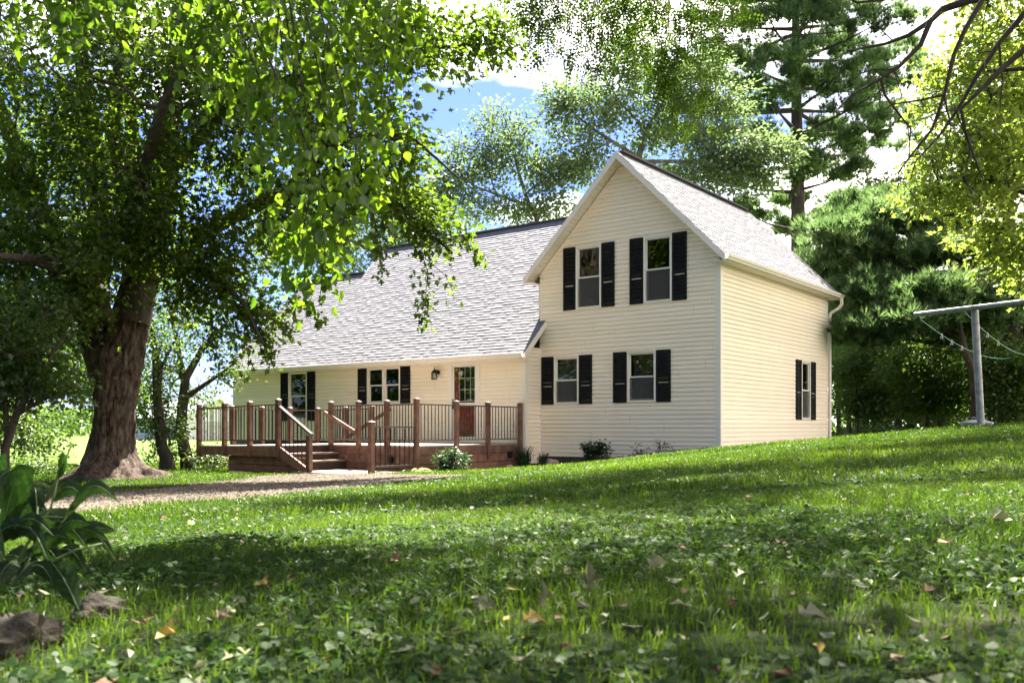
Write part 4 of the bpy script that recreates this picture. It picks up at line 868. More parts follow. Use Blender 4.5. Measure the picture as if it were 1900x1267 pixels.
hl = [(5.5, 9.6, 7.6, 2.2, 1.6, 1.1, 44), (2.4, 10.4, 7.4, 1.8, 1.4, .9, 36), (4.2, 13, 9.4, 2.2, 1.6, 1.2, 36), (.4, 12.5, 8.6, 1.6, 1.2, .9, 22), (6.8, 14.5, 10.2, 2.0, 1.6, 1.3, 30), (8.6, 10, 8.4, 2.2, 2.2, 1.6, 34), (4.0, 5.4, 6.0, 2.0, 1.4, 1.1, 30), (6.6, 4.8, 6.2, 1.8, 1.8, 1.2, 24), (1.6, 6.6, 5.4, 1.2, .8, .8, 16), (1.2, 14, 9.6, 2.0, 1.3, 1.0, 46), (3.0, 15.5, 10.2, 2, 1.4, 1, 40), (7, 17, 11, 2.6, 1.8, 1.2, 54), (9.2, 18.8, 11.6, 2.4, 1.8, 1.2, 40), (9.5, 14.5, 10.5, 2.4, 1.8, 1.2, 40)]
hstr = []
for (x0, y0, x1, y1, n) in [(985, -60, 978, 60, 16), (1010, -60, 1000, 95, 26), (1045, -60, 1030, 80, 26), (1075, -60, 1075, 120, 30), (1110, -60, 1105, 60, 22), (1140, -60, 1150, 90, 26), (1180, -60, 1165, 130, 34), (1215, -60, 1205, 60, 22), (1250, -60, 1240, 150, 40), (1262, 60, 1250, 215, 36), (1225, 40, 1222, 170, 22), (1290, -60, 1290, 90, 30), (1325, -60, 1330, 70, 26), (1365, -60, 1355, 30, 16), (1130, -60, 1125, 110, 22), (1290, 80, 1300, 190, 18), (1090, 60, 1088, 150, 12), (960, -60, 962, 20, 10)]:
    Z = 9.2 + rr_.uniform(-.5, .5); hstr.append((at(x0, y0, Z), at(x1, y1, Z), int(n * 3.4), .13))
tree('locust_tree', 'honey locust with feathery foliage and bare dark limbs reaching in from the upper right', 'tree', (hx, hy, g1(hx, hy)), hs + bare, hl, 'pinnate', .22, 62, LH, M_bark, sigma=.30, droop=.8, strands=hstr, seed=21, swig=.005, rtip=.004, jit=.06)
# ---- pines
def pine(name, label, px, Z, top, r0, whorls, seed, group=None, custom=None, tsize=.30, per=40, tuft='tuft'):
    r = np.random.default_rng(seed); x, y, _ = at(px, 0, Z); zb = g1(x, y)
    st = [[(x, y, zb - .1, r0), (x + .1, y, zb + (top - zb) * .35, r0 * .8), (x - .05, y, zb + (top - zb) * .7, r0 * .45), (x, y, top, .04)]]
    lo = []
    for (zh, nb, ln) in whorls:
        a0 = r.uniform(0, 6.28)
        for k in range(nb):
            a = a0 + 2 * math.pi * k / nb + r.normal(0, .25); l = ln * r.uniform(.7, 1.15); rise = r.uniform(.02, .28) * l
            d = (math.cos(a), math.sin(a)); zz = zh + r.normal(0, .2)
            st.append([(x, y, zz, .06 + .012 * l), (x + d[0] * l * .45, y + d[1] * l * .45, zz + rise * .3, .04), (x + d[0] * l * .85, y + d[1] * l * .85, zz + rise, .015)])
            lo.append((x + d[0] * l * .55, y + d[1] * l * .55, zz + rise * .55 + .12, .30 * l * .8 + .3, .30 * l * .8 + .3, .17, 7)); lo.append((x + d[0] * l * .9, y + d[1] * l * .9, zz + rise + .12, .25 * l + .2, .25 * l + .2, .2, 8))
    if custom:
        for (p, q, rx, rz, n) in custom:
            P, Q = at(*p), at(*q); m_ = tuple((a + b) / 2 for a, b in zip(P, Q)); st.append([(*P, .10), (m_[0], m_[1], m_[2] - .15, .07), (*Q, .02)]); lo.append((*Q, rx, rx * .8, rz, n)); lo.append((m_[0] * .4 + Q[0] * .6, m_[1] * .4 + Q[1] * .6, m_[2] * .4 + Q[2] * .6 + .1, rx, rx * .8, rz, n // 2))
    return tree(name, label, 'tree', (x, y, zb), st, lo, tuft, tsize, per, LP_, M_bark, sigma=.20, pine=True, seed=seed, group=group, rtip=.005, jit=.06)
wh = [(7.6, 3, 3.0), (9.0, 4, 3.4), (10.2, 5, 4.8), (11.2, 5, 5.0), (12.2, 6, 5.0), (13.2, 6, 4.6), (14.2, 6, 4.6), (15.3, 6, 4.4), (16.4, 6, 4.0), (17.5, 6, 3.6), (18.7, 6, 3.0), (20, 5, 2.2), (21.2, 4, 1.4)]
pine('pine_tree', 'tall white pine rising behind the roof with open tiers of branches', 1478, 48, 29.5, .48, [(a * 1.333 + .3, b, c * 1.3) for a, b, c in wh], 31, tsize=.40, per=26)
cu = [((1860, 560, 30), (1560, 440, 29), 1.6, .42, 27), ((1860, 520, 30), (1650, 400, 29), 1.8, .42, 28), ((1860, 600, 30), (1610, 540, 28), 1.7, .42, 28), ((1870, 600, 30), (1720, 545, 27), 1.6, .42, 28), ((1870, 640, 30), (1590, 615, 27.5), 1.4, .42, 32), ((1870, 640, 30), (1680, 590, 26.5), 1.4, .42, 28),
      ((1860, 500, 30), (1520, 500, 30), 1.6, .42, 24), ((1870, 560, 30), (1780, 470, 28), 1.6, .42, 24), ((1870, 520, 30), (1840, 570, 27), 1.4, .42, 20), ((1860, 480, 31), (1700, 470, 30), 1.8, .42, 24), ((1860, 420, 31), (1580, 380, 31), 1.5, .42, 19), ((1870, 600, 31), (1640, 480, 31), 2.0, .42, 28), ((1870, 610, 31), (1780, 600, 29), 1.5, .42, 24), ((1870, 400, 31), (1760, 380, 30), 1.5, .42, 20), ((1860, 560, 31), (1530, 560, 31), 1.3, .42, 20)]
pine('pine_tree', 'broad dark pine with low drooping boughs behind the clothesline post', 1872, 30, 12.4, .34, [(9.4, 4, 2.0), (10.6, 4, 1.6), (11.6, 4, 1.0), (6, 3, 2.6), (7.8, 4, 2.4)], 33, custom=cu, tsize=.34, per=22)
pine('pine_tree', 'dark pine standing between the house roof and the tall white pine', 1600, 46, 10.5, .24, [(3, 5, 3.0), (4.4, 5, 3.0), (5.8, 6, 2.8), (7.2, 6, 2.4), (8.4, 5, 1.8), (9.4, 4, 1.0)], 35, tsize=.38, per=16, tuft='tuft_far')
# ---- broadleaved trees
def broad(name, label, px, Z, stems, lobes, lmat, leaf='kite', size=.14, per=40, seed=1, bmat=None, **kw):
    x, y, _ = at(px, 0, Z); zb = g1(x, y); ss = [S_(*s) for s in stems]; a = ss[0][0]
    ss.insert(0, [(x, y, zb - .1, a[3] * 1.5), (x + (a[0] - x) * .3, y, zb + .4, a[3] * 1.15), a])
    return tree(name, label, 'tree', (x, y, zb), ss, lobes, leaf, size, per, lmat, bmat or M_bark_l, seed=seed, **kw)
broad('ash_tree', 'pale green ash with thin curved limbs behind the long wing ridge', 1005, 37, [[(1000, 520, 37, 0.124), (996, 405, 37, 0.105), (983, 382, 37, 0.087), (975, 361, 37, 0.074), (960, 312, 37, 0.056), (950, 262, 37, 0.037), (930, 200, 37, 0.019)], [(983, 382, 37, 0.074), (921, 361, 37, 0.056), (880, 345, 36.8, 0.031), (830, 300, 36.5, 0.019)], [(975, 361, 37, 0.050), (1010, 330, 37, 0.031), (1040, 290, 37, 0.019)], [(921, 361, 37, 0.037), (900, 300, 37, 0.019)]],
      [L_(930, 240, 37, 1.3, 1.0, 26), L_(880, 300, 37, 1.5, .9, 30), L_(970, 300, 37, 1.4, 1.0, 26), L_(1030, 330, 37, 1.3, .8, 26), L_(830, 350, 37, 1.4, .7, 26), L_(910, 390, 37, 2.2, .5, 34), L_(1010, 390, 37, 1.0, .5, 18), L_(1040, 230, 37, .9, .8, 12), L_(760, 380, 37, 1.3, .7, 24)], LA, size=.17, per=62, seed=41, sigma=.34)
broad('ash_tree', 'spreading pale ash with grey limbs above the tall gable', 1200, 36, [[(1190, 420, 36, 0.161), (1185, 290, 36, 0.136), (1200, 242, 36, 0.105), (1225, 200, 36, 0.074), (1260, 150, 36, 0.037)], [(1180, 290, 36, 0.087), (1135, 262, 36, 0.068), (1094, 235, 36, 0.043), (1040, 190, 36, 0.019)], [(1190, 300, 36, 0.087), (1306, 300, 35, 0.062), (1368, 300, 34.5, 0.043), (1430, 280, 34, 0.019)], [(1200, 242, 36, 0.062), (1150, 190, 36, 0.037), (1120, 140, 36, 0.019)], [(1225, 200, 36, 0.050), (1300, 210, 36, 0.037), (1360, 200, 36, 0.019)], [(1135, 262, 36, 0.043), (1080, 290, 36, 0.025), (1050, 330, 36, 0.012)]],
      [L_(1090, 210, 36, 1.6, .9, 34), L_(1050, 180, 36, .9, .6, 14), L_(1160, 170, 36, 1.6, 1.0, 34), L_(1260, 170, 36, 1.6, 1.2, 36), L_(1080, 300, 36, 1.1, .8, 26), L_(1220, 250, 36, 1.4, .9, 26), L_(1310, 250, 35.5, 1.5, .9, 34), L_(1370, 290, 34.5, 1.6, .7, 40), L_(1430, 280, 34, .9, .6, 22), L_(1350, 190, 36, 1.3, .9, 22), L_(1300, 330, 34.5, 1.5, .5, 26), L_(1400, 340, 34.5, .9, .35, 14), L_(1180, 90, 36, 1.2, .8, 14), L_(1300, 120, 36, 1.4, .8, 16)], LA, size=.17, per=62, seed=43, sigma=.34)
broad('ash_tree', 'light green tree filling the gap behind the stepped wing ridge', 690, 39, [[(700, 560, 39, .2), (700, 470, 39, .16), (690, 400, 39, .1), (670, 330, 39, .05)], [(700, 470, 39, .1), (760, 430, 39, .06), (800, 400, 39, .03)], [(700, 470, 39, .1), (620, 430, 39, .06), (560, 400, 39, .03)]],
      [L_(690, 430, 39, 2.0, 1.0, 44), L_(620, 440, 39, 1.6, .9, 34), L_(760, 440, 39, 1.5, .7, 30), L_(560, 430, 39, 1.6, 1.2, 34), L_(680, 350, 39, 1.6, .9, 30), L_(500, 480, 39, 1.4, 1.3, 30), L_(830, 420, 39, 1.2, .5, 18), L_(600, 340, 39, 1.6, 1, 24), L_(640, 490, 39, 1.8, .6, 30)], LA, size=.16, per=44, seed=45, sigma=.36)
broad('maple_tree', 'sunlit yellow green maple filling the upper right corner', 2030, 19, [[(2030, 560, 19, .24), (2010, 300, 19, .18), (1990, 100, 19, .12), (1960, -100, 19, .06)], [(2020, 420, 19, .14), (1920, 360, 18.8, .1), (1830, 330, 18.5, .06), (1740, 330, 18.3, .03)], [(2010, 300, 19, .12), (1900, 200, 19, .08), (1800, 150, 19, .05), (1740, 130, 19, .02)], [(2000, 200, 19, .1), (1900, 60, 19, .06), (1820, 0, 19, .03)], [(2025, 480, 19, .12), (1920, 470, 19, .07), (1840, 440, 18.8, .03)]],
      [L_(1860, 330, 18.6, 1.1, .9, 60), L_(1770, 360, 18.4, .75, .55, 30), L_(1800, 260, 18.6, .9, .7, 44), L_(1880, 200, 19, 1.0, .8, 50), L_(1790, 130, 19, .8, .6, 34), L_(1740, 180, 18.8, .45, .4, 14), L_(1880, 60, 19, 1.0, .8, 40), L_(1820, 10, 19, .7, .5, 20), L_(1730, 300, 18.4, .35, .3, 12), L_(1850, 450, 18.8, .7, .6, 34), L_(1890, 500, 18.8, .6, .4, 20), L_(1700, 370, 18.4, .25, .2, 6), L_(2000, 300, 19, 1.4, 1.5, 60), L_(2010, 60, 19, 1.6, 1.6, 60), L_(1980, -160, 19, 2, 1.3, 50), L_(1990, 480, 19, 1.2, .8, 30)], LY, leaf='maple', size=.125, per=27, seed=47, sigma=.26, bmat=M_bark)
broad('maple_tree', 'mid green leafy tree topping the dark pines right of the roof', 1640, 43, [[(1640, 620, 43, .2), (1640, 480, 43, .15), (1650, 400, 43, .08)], [(1640, 480, 43, .1), (1590, 430, 43, .05)]],
      [L_(1600, 420, 43, 1.5, .9, 44), L_(1670, 370, 43, 1.7, 1.0, 50), L_(1620, 350, 43, .9, .6, 18), L_(1560, 450, 43, 1.2, .7, 30), L_(1730, 400, 43, 1.6, 1.2, 40), L_(1700, 320, 43, .9, .7, 16)], LW_, size=.17, per=60, seed=49, sigma=.34, up=.5)
# woods at the right behind the lawn
wspec = [(1590, 33, 'bushy young tree with foliage down to the ground by the house corner', [(1590, 740, 33, .06), (1590, 680, 33, .04)], [L_(1600, 750, 33, 1.0, .55, 60), L_(1580, 690, 33, .9, .6, 50), L_(1650, 730, 33, 1.1, .7, 60), L_(1620, 640, 33, 1.2, .5, 50)]),
         (1720, 31, 'bushy young tree with foliage down to the ground left of the clothesline post', [(1720, 740, 31, .06), (1720, 680, 31, .04)], [L_(1720, 745, 31, 1.0, .5, 60), L_(1700, 680, 31, 1.2, .6, 60), L_(1770, 710, 31, .8, .8, 56), L_(1740, 630, 31, 1.2, .5, 50)]),
         (1880, 28, 'bushy young tree low at the right edge behind the lawn crest', [(1880, 740, 28, .06), (1880, 680, 28, .04)], [L_(1880, 750, 28, .9, .4, 50), L_(1870, 690, 28, .9, .7, 56), L_(1930, 700, 28, 1.0, .9, 50)]),
         (1556, 40, 'slim dark trunked tree just right of the house corner', [(1556, 700, 40, .09), (1552, 620, 40, .07), (1560, 560, 40, .04)], [L_(1560, 700, 40, 1.0, .9, 30), L_(1555, 620, 40, 1.2, 1.0, 30), L_(1600, 660, 40, 1.1, 1.0, 26)]),
         (1578, 38, 'slim leaning tree second from the house corner', [(1572, 700, 38, .09), (1590, 600, 38, .06), (1600, 540, 38, .04)], [L_(1600, 720, 38, .9, .7, 26), L_(1640, 660, 38, 1.2, 1.0, 34), L_(1590, 580, 38, 1.3, .8, 30)]),
         (1668, 36, 'leafy tree behind the dark boughs left of the clothesline', [(1665, 700, 36, .13), (1660, 620, 36, .1), (1640, 540, 36, .05)], [L_(1690, 690, 36, 1.3, 1.0, 40), L_(1650, 600, 36, 1.6, 1.0, 44), L_(1720, 620, 36, 1.3, 1.0, 40), L_(1700, 745, 36, 1.1, .5, 22), L_(1640, 740, 36, .9, .6, 22)]),
         (1745, 34, 'dark leaning tree directly behind the low slack clothesline', [(1750, 720, 34, .13), (1735, 640, 34, .11), (1690, 600, 34, .07), (1640, 610, 34, .03)], [L_(1740, 740, 34, 1.0, .7, 34), L_(1760, 660, 34, 1.2, 1.0, 40), L_(1700, 660, 34, 1.0, .8, 30)]),
         (1810, 27, 'brown crooked trunked tree right behind the clothesline post', [(1810, 740, 27, .13), (1806, 690, 27, .12), (1790, 650, 27, .10), (1780, 600, 27, .06)], [L_(1800, 620, 28, .9, .7, 34), L_(1770, 560, 28, 1.0, .6, 26), L_(1830, 700, 29, .6, .7, 20)]),
         (1850, 32, 'thick dark trunk in shade right of the clothesline post', [(1850, 700, 32, .28), (1852, 600, 32, .24), (1856, 480, 32, .16)], [L_(1870, 700, 31, .8, 1.2, 40), L_(1850, 620, 31, 1.2, .8, 40), L_(1900, 640, 31, 1.0, 1.2, 34)]),
         (1905, 30, 'ivy clad dark tree at the right edge of the picture', [(1903, 720, 30, .2), (1910, 600, 30, .16), (1915, 480, 30, .1)], [L_(1890, 740, 29.5, .6, .7, 30), L_(1905, 650, 30, 1.0, 1.0, 34), L_(1950, 600, 30, 1.4, 1.4, 40)]),
         (1625, 52, 'far tree filling the gap behind the slim trunks', [(1625, 720, 52, .16), (1625, 600, 52, .1)], [L_(1600, 700, 52, 2.4, 1.4, 50), L_(1650, 640, 52, 2.4, 1.6, 50), L_(1570, 620, 52, 2, 1.6, 40)]),
         (1760, 50, 'far tree behind the clothesline with a wide shaded crown', [(1760, 720, 50, .18), (1760, 600, 50, .1)], [L_(1740, 690, 50, 2.6, 1.6, 60), L_(1820, 660, 50, 2.6, 2.0, 60), L_(1780, 560, 50, 2.6, 1.6, 50), L_(1700, 560, 50, 2.6, 1.6, 50)]),
         (1880, 46, 'far broad tree at the right behind the ivy clad trunk', [(1880, 720, 46, .2), (1880, 600, 46, .12)], [L_(1880, 700, 46, 2.0, 1.6, 50), L_(1930, 620, 46, 2.4, 2.2, 60), L_(1850, 560, 46, 2.2, 1.4, 50), L_(1900, 450, 46, 3, 2, 60)])]
for k, (px, Z, lab, st, lo) in enumerate(wspec):
    broad('woodland_tree', lab, px, Z, [st], lo, LW_, size=.13 if Z < 45 else .2, per=52, seed=60 + k, sigma=.32, bmat=M_bark, group='trees of the wood right of the house', up=.25)
# small trees at the left, seen past the maple trunk
lspec = [(350, 27, 'slender forked tree between the maple and the deck', [(335, 800, 27, .16), (340, 740, 27, .15), (345, 700, 27, .12), (380, 640, 27, .08), (420, 600, 27, .03)], [[(340, 740, 27, .09), (400, 700, 27, .05), (440, 670, 27, .02)], [(343, 720, 27, .1), (330, 640, 27, .06), (310, 560, 27, .03)]], [L_(400, 640, 27, .9, .5, 16), L_(350, 600, 27, 1.2, .7, 26), L_(290, 690, 27.5, .8, .6, 22), L_(430, 700, 27, .5, .4, 10), L_(370, 740, 27.5, .6, .35, 12), L_(300, 560, 27, 1.5, .8, 26), L_(440, 560, 27, 1.0, .8, 20)]),
         (312, 25.5, 'tree leaning left beside the forked one, right of the maple trunk', [(300, 830, 25.5, .16), (292, 740, 25.5, .12), (288, 660, 25.5, .09), (280, 580, 25.5, .05)], [[(292, 740, 25.5, .07), (300, 680, 25.5, .05), (330, 620, 25.5, .02)]], [L_(285, 760, 25.5, .6, .9, 34), L_(300, 660, 25.5, .7, .8, 24), L_(320, 800, 25.8, .5, .35, 14), L_(265, 600, 25.5, 1.2, .7, 24)]),
         (8, 16, 'tree with dark limbs fanning out at the left edge', [(10, 830, 16, 0.072), (30, 770, 16, 0.066), (60, 715, 16, 0.055), (100, 650, 16, 0.033), (140, 600, 16, 0.017)], [[(12, 800, 16, 0.055), (10, 740, 16, 0.044), (-10, 660, 16, 0.028)], [(30, 770, 16, 0.039), (80, 740, 16, 0.028), (150, 725, 16, 0.011)], [(25, 790, 16, 0.039), (35, 720, 16, 0.028), (50, 640, 16, 0.017)]], [L_(30, 640, 16, 1.0, .4, 26), L_(-20, 620, 16, 1.2, .8, 34), L_(95, 720, 16, .5, .3, 12), L_(50, 700, 16.5, .6, .4, 16), L_(-60, 730, 16, .8, .9, 34), L_(30, 570, 16.5, 1.1, .4, 22), L_(-10, 690, 16.5, .7, .4, 16)]),
         (40, 24, 'low bushy tree behind the fanning limbs', [(40, 840, 24, .08), (40, 780, 24, .05)], [], [L_(40, 800, 24, 1.3, .7, 50), L_(-60, 780, 24, 1.5, 1.1, 60)]),
         (150, 33, 'distant round tree seen between the fanning limbs and the maple trunk', [(185, 760, 33, .07), (185, 700, 33, .05)], [], [L_(150, 700, 33, 2.2, 1.1, 50), L_(220, 740, 33, 1.6, .7, 30), L_(60, 700, 33, 2, 1.4, 44), L_(130, 620, 33, 3, 1.4, 60)]),
         (-30, 30, 'tall leafy tree rising behind the left edge', [(-30, 700, 30, .3), (-20, 500, 30, .2), (-10, 300, 30, .1)], [], [L_(-20, 560, 30, 3, 2.2, 60), L_(80, 420, 30, 3, 2, 60), L_(-80, 300, 30, 3, 3, 70), L_(100, 250, 30, 3.4, 2.4, 60), L_(240, 480, 32, 3, 1.8, 50)])]
for k, (px, Z, lab, st, more, lo) in enumerate(lspec):
    broad('young_tree', lab, px, Z, [st] + more, lo, LW_ if k in (2, 5) else LA if k == 9 else LW_, leaf='maple' if Z < 20 else 'kite', size=.10 if Z < 30 else .17, per=50, seed=80 + k, sigma=.24 if Z < 30 else .35, bmat=M_bark, up=.3)
# far wood: one mass along the horizon
fp = []; r = np.random.default_rng(5)
n = 26000; ang = r.uniform(-.75, .75, n); dist = r.uniform(150, 190, n); bump = 4 + 3 * np.array([mn.noise(Vector((a * 14, 1, 0))) for a in ang]) + 3.5 * np.clip(ang * 2, 0, 1)
P = np.stack([np.sin(ang) * dist, np.cos(ang) * dist, -1.5 + r.random(n) ** .7 * bump], 1)
V, Q, k = place_leaves('kite', P, r.normal(size=(n, 3)), r.normal(size=(n, 3)) + [0, -.5, .6], r.uniform(.5, 1.3, n))
tag(np_obj('far_woods', V, Q, LW_, rnd=r.random(n) * .7), 'distant dark treeline along the edge of the field', 'woods', kind='stuff')
# ================================================================ GRASS AND GROUND COVER
LG = leaf_mat('grass_blade', (.014, .040, .005), (.060, .115, .014), (.05, .15, .006), (.36, .58, .03), .025, .42, .4)
LC = leaf_mat('clover_leaf', (.018, .050, .009), (.065, .12, .035), (.05, .13, .010), (.18, .32, .04), .010, .34, .45)
def house_local(x, y):
    dx_, dy_ = x - OX, y - OY; return dx_ * math.cos(TH) - dy_ * math.sin(TH), dx_ * math.sin(TH) + dy_ * math.cos(TH)
def keep_off(x, y, m=0.0):
    s, d = house_local(x, y)
    inside = ((s > -W - LW - .1) & (s < .05) & (d > -.05) & (d < 8.3)) | ((s > -W - LW) & (s < -W + .05) & (d > -.75) & (d < 1)) | ((s > SP0 + .9) & (s < -8) & (d > DP + .2) & (d < 0)) | ((s > -8.3) & (s < SE + .02) & (d > DM - .04) & (d < 0)) | ((s > -7.7) & (s < -5.2) & (d > -6.4) & (d < -4.5)) \
        | ((s > SE) & (s < SE + 1.0) & (d > -3.6) & (d < -.6)) | ((s > -W) & (s < -W + 1.6) & (d > -.9) & (d < 0))
    return inside | in_drive(x, y) | (np.hypot(x - bx0, y - by0) < .75)
def sample(n, z0, z1, spread=.66, power=1.0):
    Z = np.sqrt(rng.random(n) * (z1 ** 2 - z0 ** 2) + z0 ** 2) if power == 1 else z0 + (z1 - z0) * rng.random(n) ** power
    X = rng.uniform(-1, 1, n) * (Z * spread + 2.3); k = ~keep_off(X, Z); return X[k], Z[k]
def vnoise(x, y, s):   # cheap smooth patchiness
    return .5 + .5 * np.sin(x * s + 2.1 * np.sin(y * s * .7 + 1)) * np.sin(y * s * 1.1 + 1.7 * np.sin(x * s * .6))
def blades(name, X, Y, h, w_, seed, bend=.5, tuft=True):
    r = np.random.default_rng(seed); n = len(X); z = gz(X, Y); a = r.uniform(0, 2 * np.pi, n); b = r.uniform(0, 2 * np.pi, n)
    h = h * r.uniform(.45, 1.25, n) * (.65 + .6 * vnoise(X, Y, 1.7)); lean = np.stack([np.cos(b), np.sin(b)], 1) * (r.random(n) ** .7 * bend * h)[:, None]
    sx_ = np.stack([np.cos(a), np.sin(a)], 1) * (w_ * r.uniform(.6, 1.2, n) / 2)[:, None]
    V = np.zeros((n, 5, 3)); B = np.stack([X, Y], 1)
    V[:, 0, :2] = B - sx_; V[:, 1, :2] = B + sx_; V[:, 0, 2] = V[:, 1, 2] = z - .008
    V[:, 2, :2] = B - sx_ * .8 + lean * .35; V[:, 3, :2] = B + sx_ * .8 + lean * .35; V[:, 2, 2] = V[:, 3, 2] = z + h * .6
    V[:, 4, :2] = B + lean * 1.15; V[:, 4, 2] = z + h * (1 - .25 * np.linalg.norm(lean, axis=1) / h)
    o = (np.arange(n) * 5)[:, None]; q = np.array([[0, 1, 3, 2]]) + o; t = np.array([[2, 3, 4]]) + o
    rn = np.clip(.2 + .5 * vnoise(X, Y, .9) + r.normal(0, .22, n), 0, 1)
    return tag(np_obj(name, V.reshape(-1, 3), [q, t], LG, rnd=np.concatenate([rn, rn])), None, 'grass', kind='stuff')
X, Y = sample(215000, 1.0, 6); blades('grass', X, Y, .052, .0034, 1, .9)['label'] = 'mixed lawn grass in the near foreground'
X, Y = sample(150000, 6, 14); blades('grass', X, Y, .062, .0075, 2, .7)['label'] = 'lawn grass on the slope in the middle distance'
X, Y = sample(205000, 14, 34); blades('grass', X, Y, .075, .014, 3, .6)['label'] = 'lawn grass round the house and up to the crest'
def discs(name, X, Y, r0, h, seed, label, tilt=.45):
    r = np.random.default_rng(seed); n = len(X); a = np.arange(7) * 2 * np.pi / 7
    T_ = np.stack([np.cos(a) * (1 - .18 * (np.arange(7) == 0)), np.sin(a), .12 * np.abs(np.sin(a))], 1)
    P = np.stack([X, Y, gz(X, Y) + h * r.uniform(.2, 1.3, n)], 1); T0 = r.uniform(0, 2 * np.pi, n)
    tip = np.stack([np.cos(T0), np.sin(T0), r.normal(0, tilt * .6, n)], 1); nr_ = np.stack([r.normal(0, tilt, n), r.normal(-.1, tilt, n), np.ones(n)], 1)
    t = norm(tip); x = norm(np.cross(t, nr_)); zv = np.cross(x, t); S = r0 * r.uniform(.55, 1.35, n)
    V = P[:, None] + S[:, None, None] * (T_[None, :, 0:1] * t[:, None] + T_[None, :, 1:2] * x[:, None] + T_[None, :, 2:3] * zv[:, None])
    Q = np.arange(n * 7).reshape(n, 7)
    return tag(np_obj(name, V.reshape(-1, 3), Q, LC, rnd=np.clip(r.normal(.45, .25, n), 0, 1)), label, 'ground cover', kind='stuff')
def patchy(X, Y, s, cut, seed):
    k = vnoise(X + seed, Y * 1.3 - seed, s) + .25 * np.random.default_rng(seed).random(len(X)) > cut; return X[k], Y[k]
X, Y = patchy(*sample(105000, 1.0, 4.8), 1.9, .62, 3); discs('ground_ivy', X, Y, .0100, .03, 11, 'round leaved creeping weeds matted in the near lawn')
X, Y = patchy(*sample(52000, 4.5, 11), 1.1, .80, 5); discs('clover', X, Y, .013, .035, 12, 'clover patches showing pale in the sunny lawn')
X, Y = patchy(*sample(36000, 11, 22), .8, .8, 9); discs('clover', X, Y, .019, .045, 13, 'thin clover scattered over the far slope')
# fallen leaves
m_pale = mat('fallen_leaf', [(.3, (.09, .11, .04)), (.5, (.16, .16, .07)), (.7, (.24, .22, .13))], 30, 3, .6, rnd=.25)
m_yel = mat('yellow_leaf', [(.3, (.22, .14, .02)), (.6, (.32, .24, .04)), (.75, (.16, .08, .02))], 22, 3, .6)
m_brn = mat('brown_leaf', [(.3, (.11, .05, .02)), (.6, (.17, .09, .045)), (.75, (.08, .04, .02))], 22, 3, .7)
def litter(X, Y, size, seed, lift=.03, kind='maple'):
    r = np.random.default_rng(seed); n = len(X); P = np.stack([X, Y, gz(X, Y) + lift * r.uniform(.5, 1.5, n)], 1); a = r.uniform(0, 6.28, n)
    tip = np.stack([np.cos(a), np.sin(a), r.normal(0, .12, n)], 1); nr_ = np.stack([r.normal(0, .25, n), r.normal(-.1, .25, n), np.ones(n)], 1)
    V, Q, k = place_leaves(kind, P, tip, nr_, size * r.uniform(.5, 1.2, n))
    V = V.reshape(n, -1, 3); V += r.normal(0, .0035, V.shape); V[..., 2] += .10 * np.linalg.norm(V[..., :2] - V[:, :1, :2], axis=2) ** 2 / size * np.abs(r.normal(0, 1, (n, 1))); mi = np.repeat(r.choice(3, n, p=[.70, .08, .22]), k)
    return V.reshape(-1, 3), Q, mi, r.random(len(Q))
X, Y = sample(560, 1.4, 15, power=1.4); V, Q, mi, rn = litter(X, Y, .044, 31)
V2, Q2, mi2, rn2 = litter(*sample(2000, 1.4, 15, power=1.4), .028, 32, kind='ovate'); tag(np_obj('leaf_litter', V2, Q2, [m_pale, m_yel, m_brn], rnd=rn2, midx=mi2), 'small oval fallen leaves lying among the lobed ones', 'fallen leaves', kind='stuff')
tag(np_obj('leaf_litter', V, Q, [m_pale, m_yel, m_brn], rnd=rn, midx=mi), 'small pale, yellow and brown fallen leaves strewn through the lawn', 'fallen leaves', kind='stuff')
def big_leaf(px, py, size, m_, label, tip, nrm_):
    x, y, z = hit(px, py); T_, Fs = LEAF['maple']; T_ = np.array(T_)
    e = empty('fallen_leaf', (x, y, z)); tag(e, label, 'fallen leaf', 'larger fallen leaves on the near lawn')
    t = norm(np.array(tip, float)); xx = norm(np.cross(t, np.array(nrm_, float))); zz2 = np.cross(xx, t)
    gr = []; 
    for i, v in enumerate(T_): gr.append(xx * v[0] + t * v[1] + zz2 * (v[2] * 2.2 + .12 * math.sin(i * 2.3)))
    V = np.array(gr) * size + np.array([x, y, z + .045])
    e_ = MB(); e_.add([tuple(p) for p in V], Fs, .5); e_.build('blade', m_, e)
    MB().tube([tuple(V[0]), tuple(V[0] - t * size * .35 - np.array([0, 0, .01])), tuple(V[0] - t * size * .6 - np.array([0, 0, .03]))], .0012, 5).build('stalk', m_brn, e)
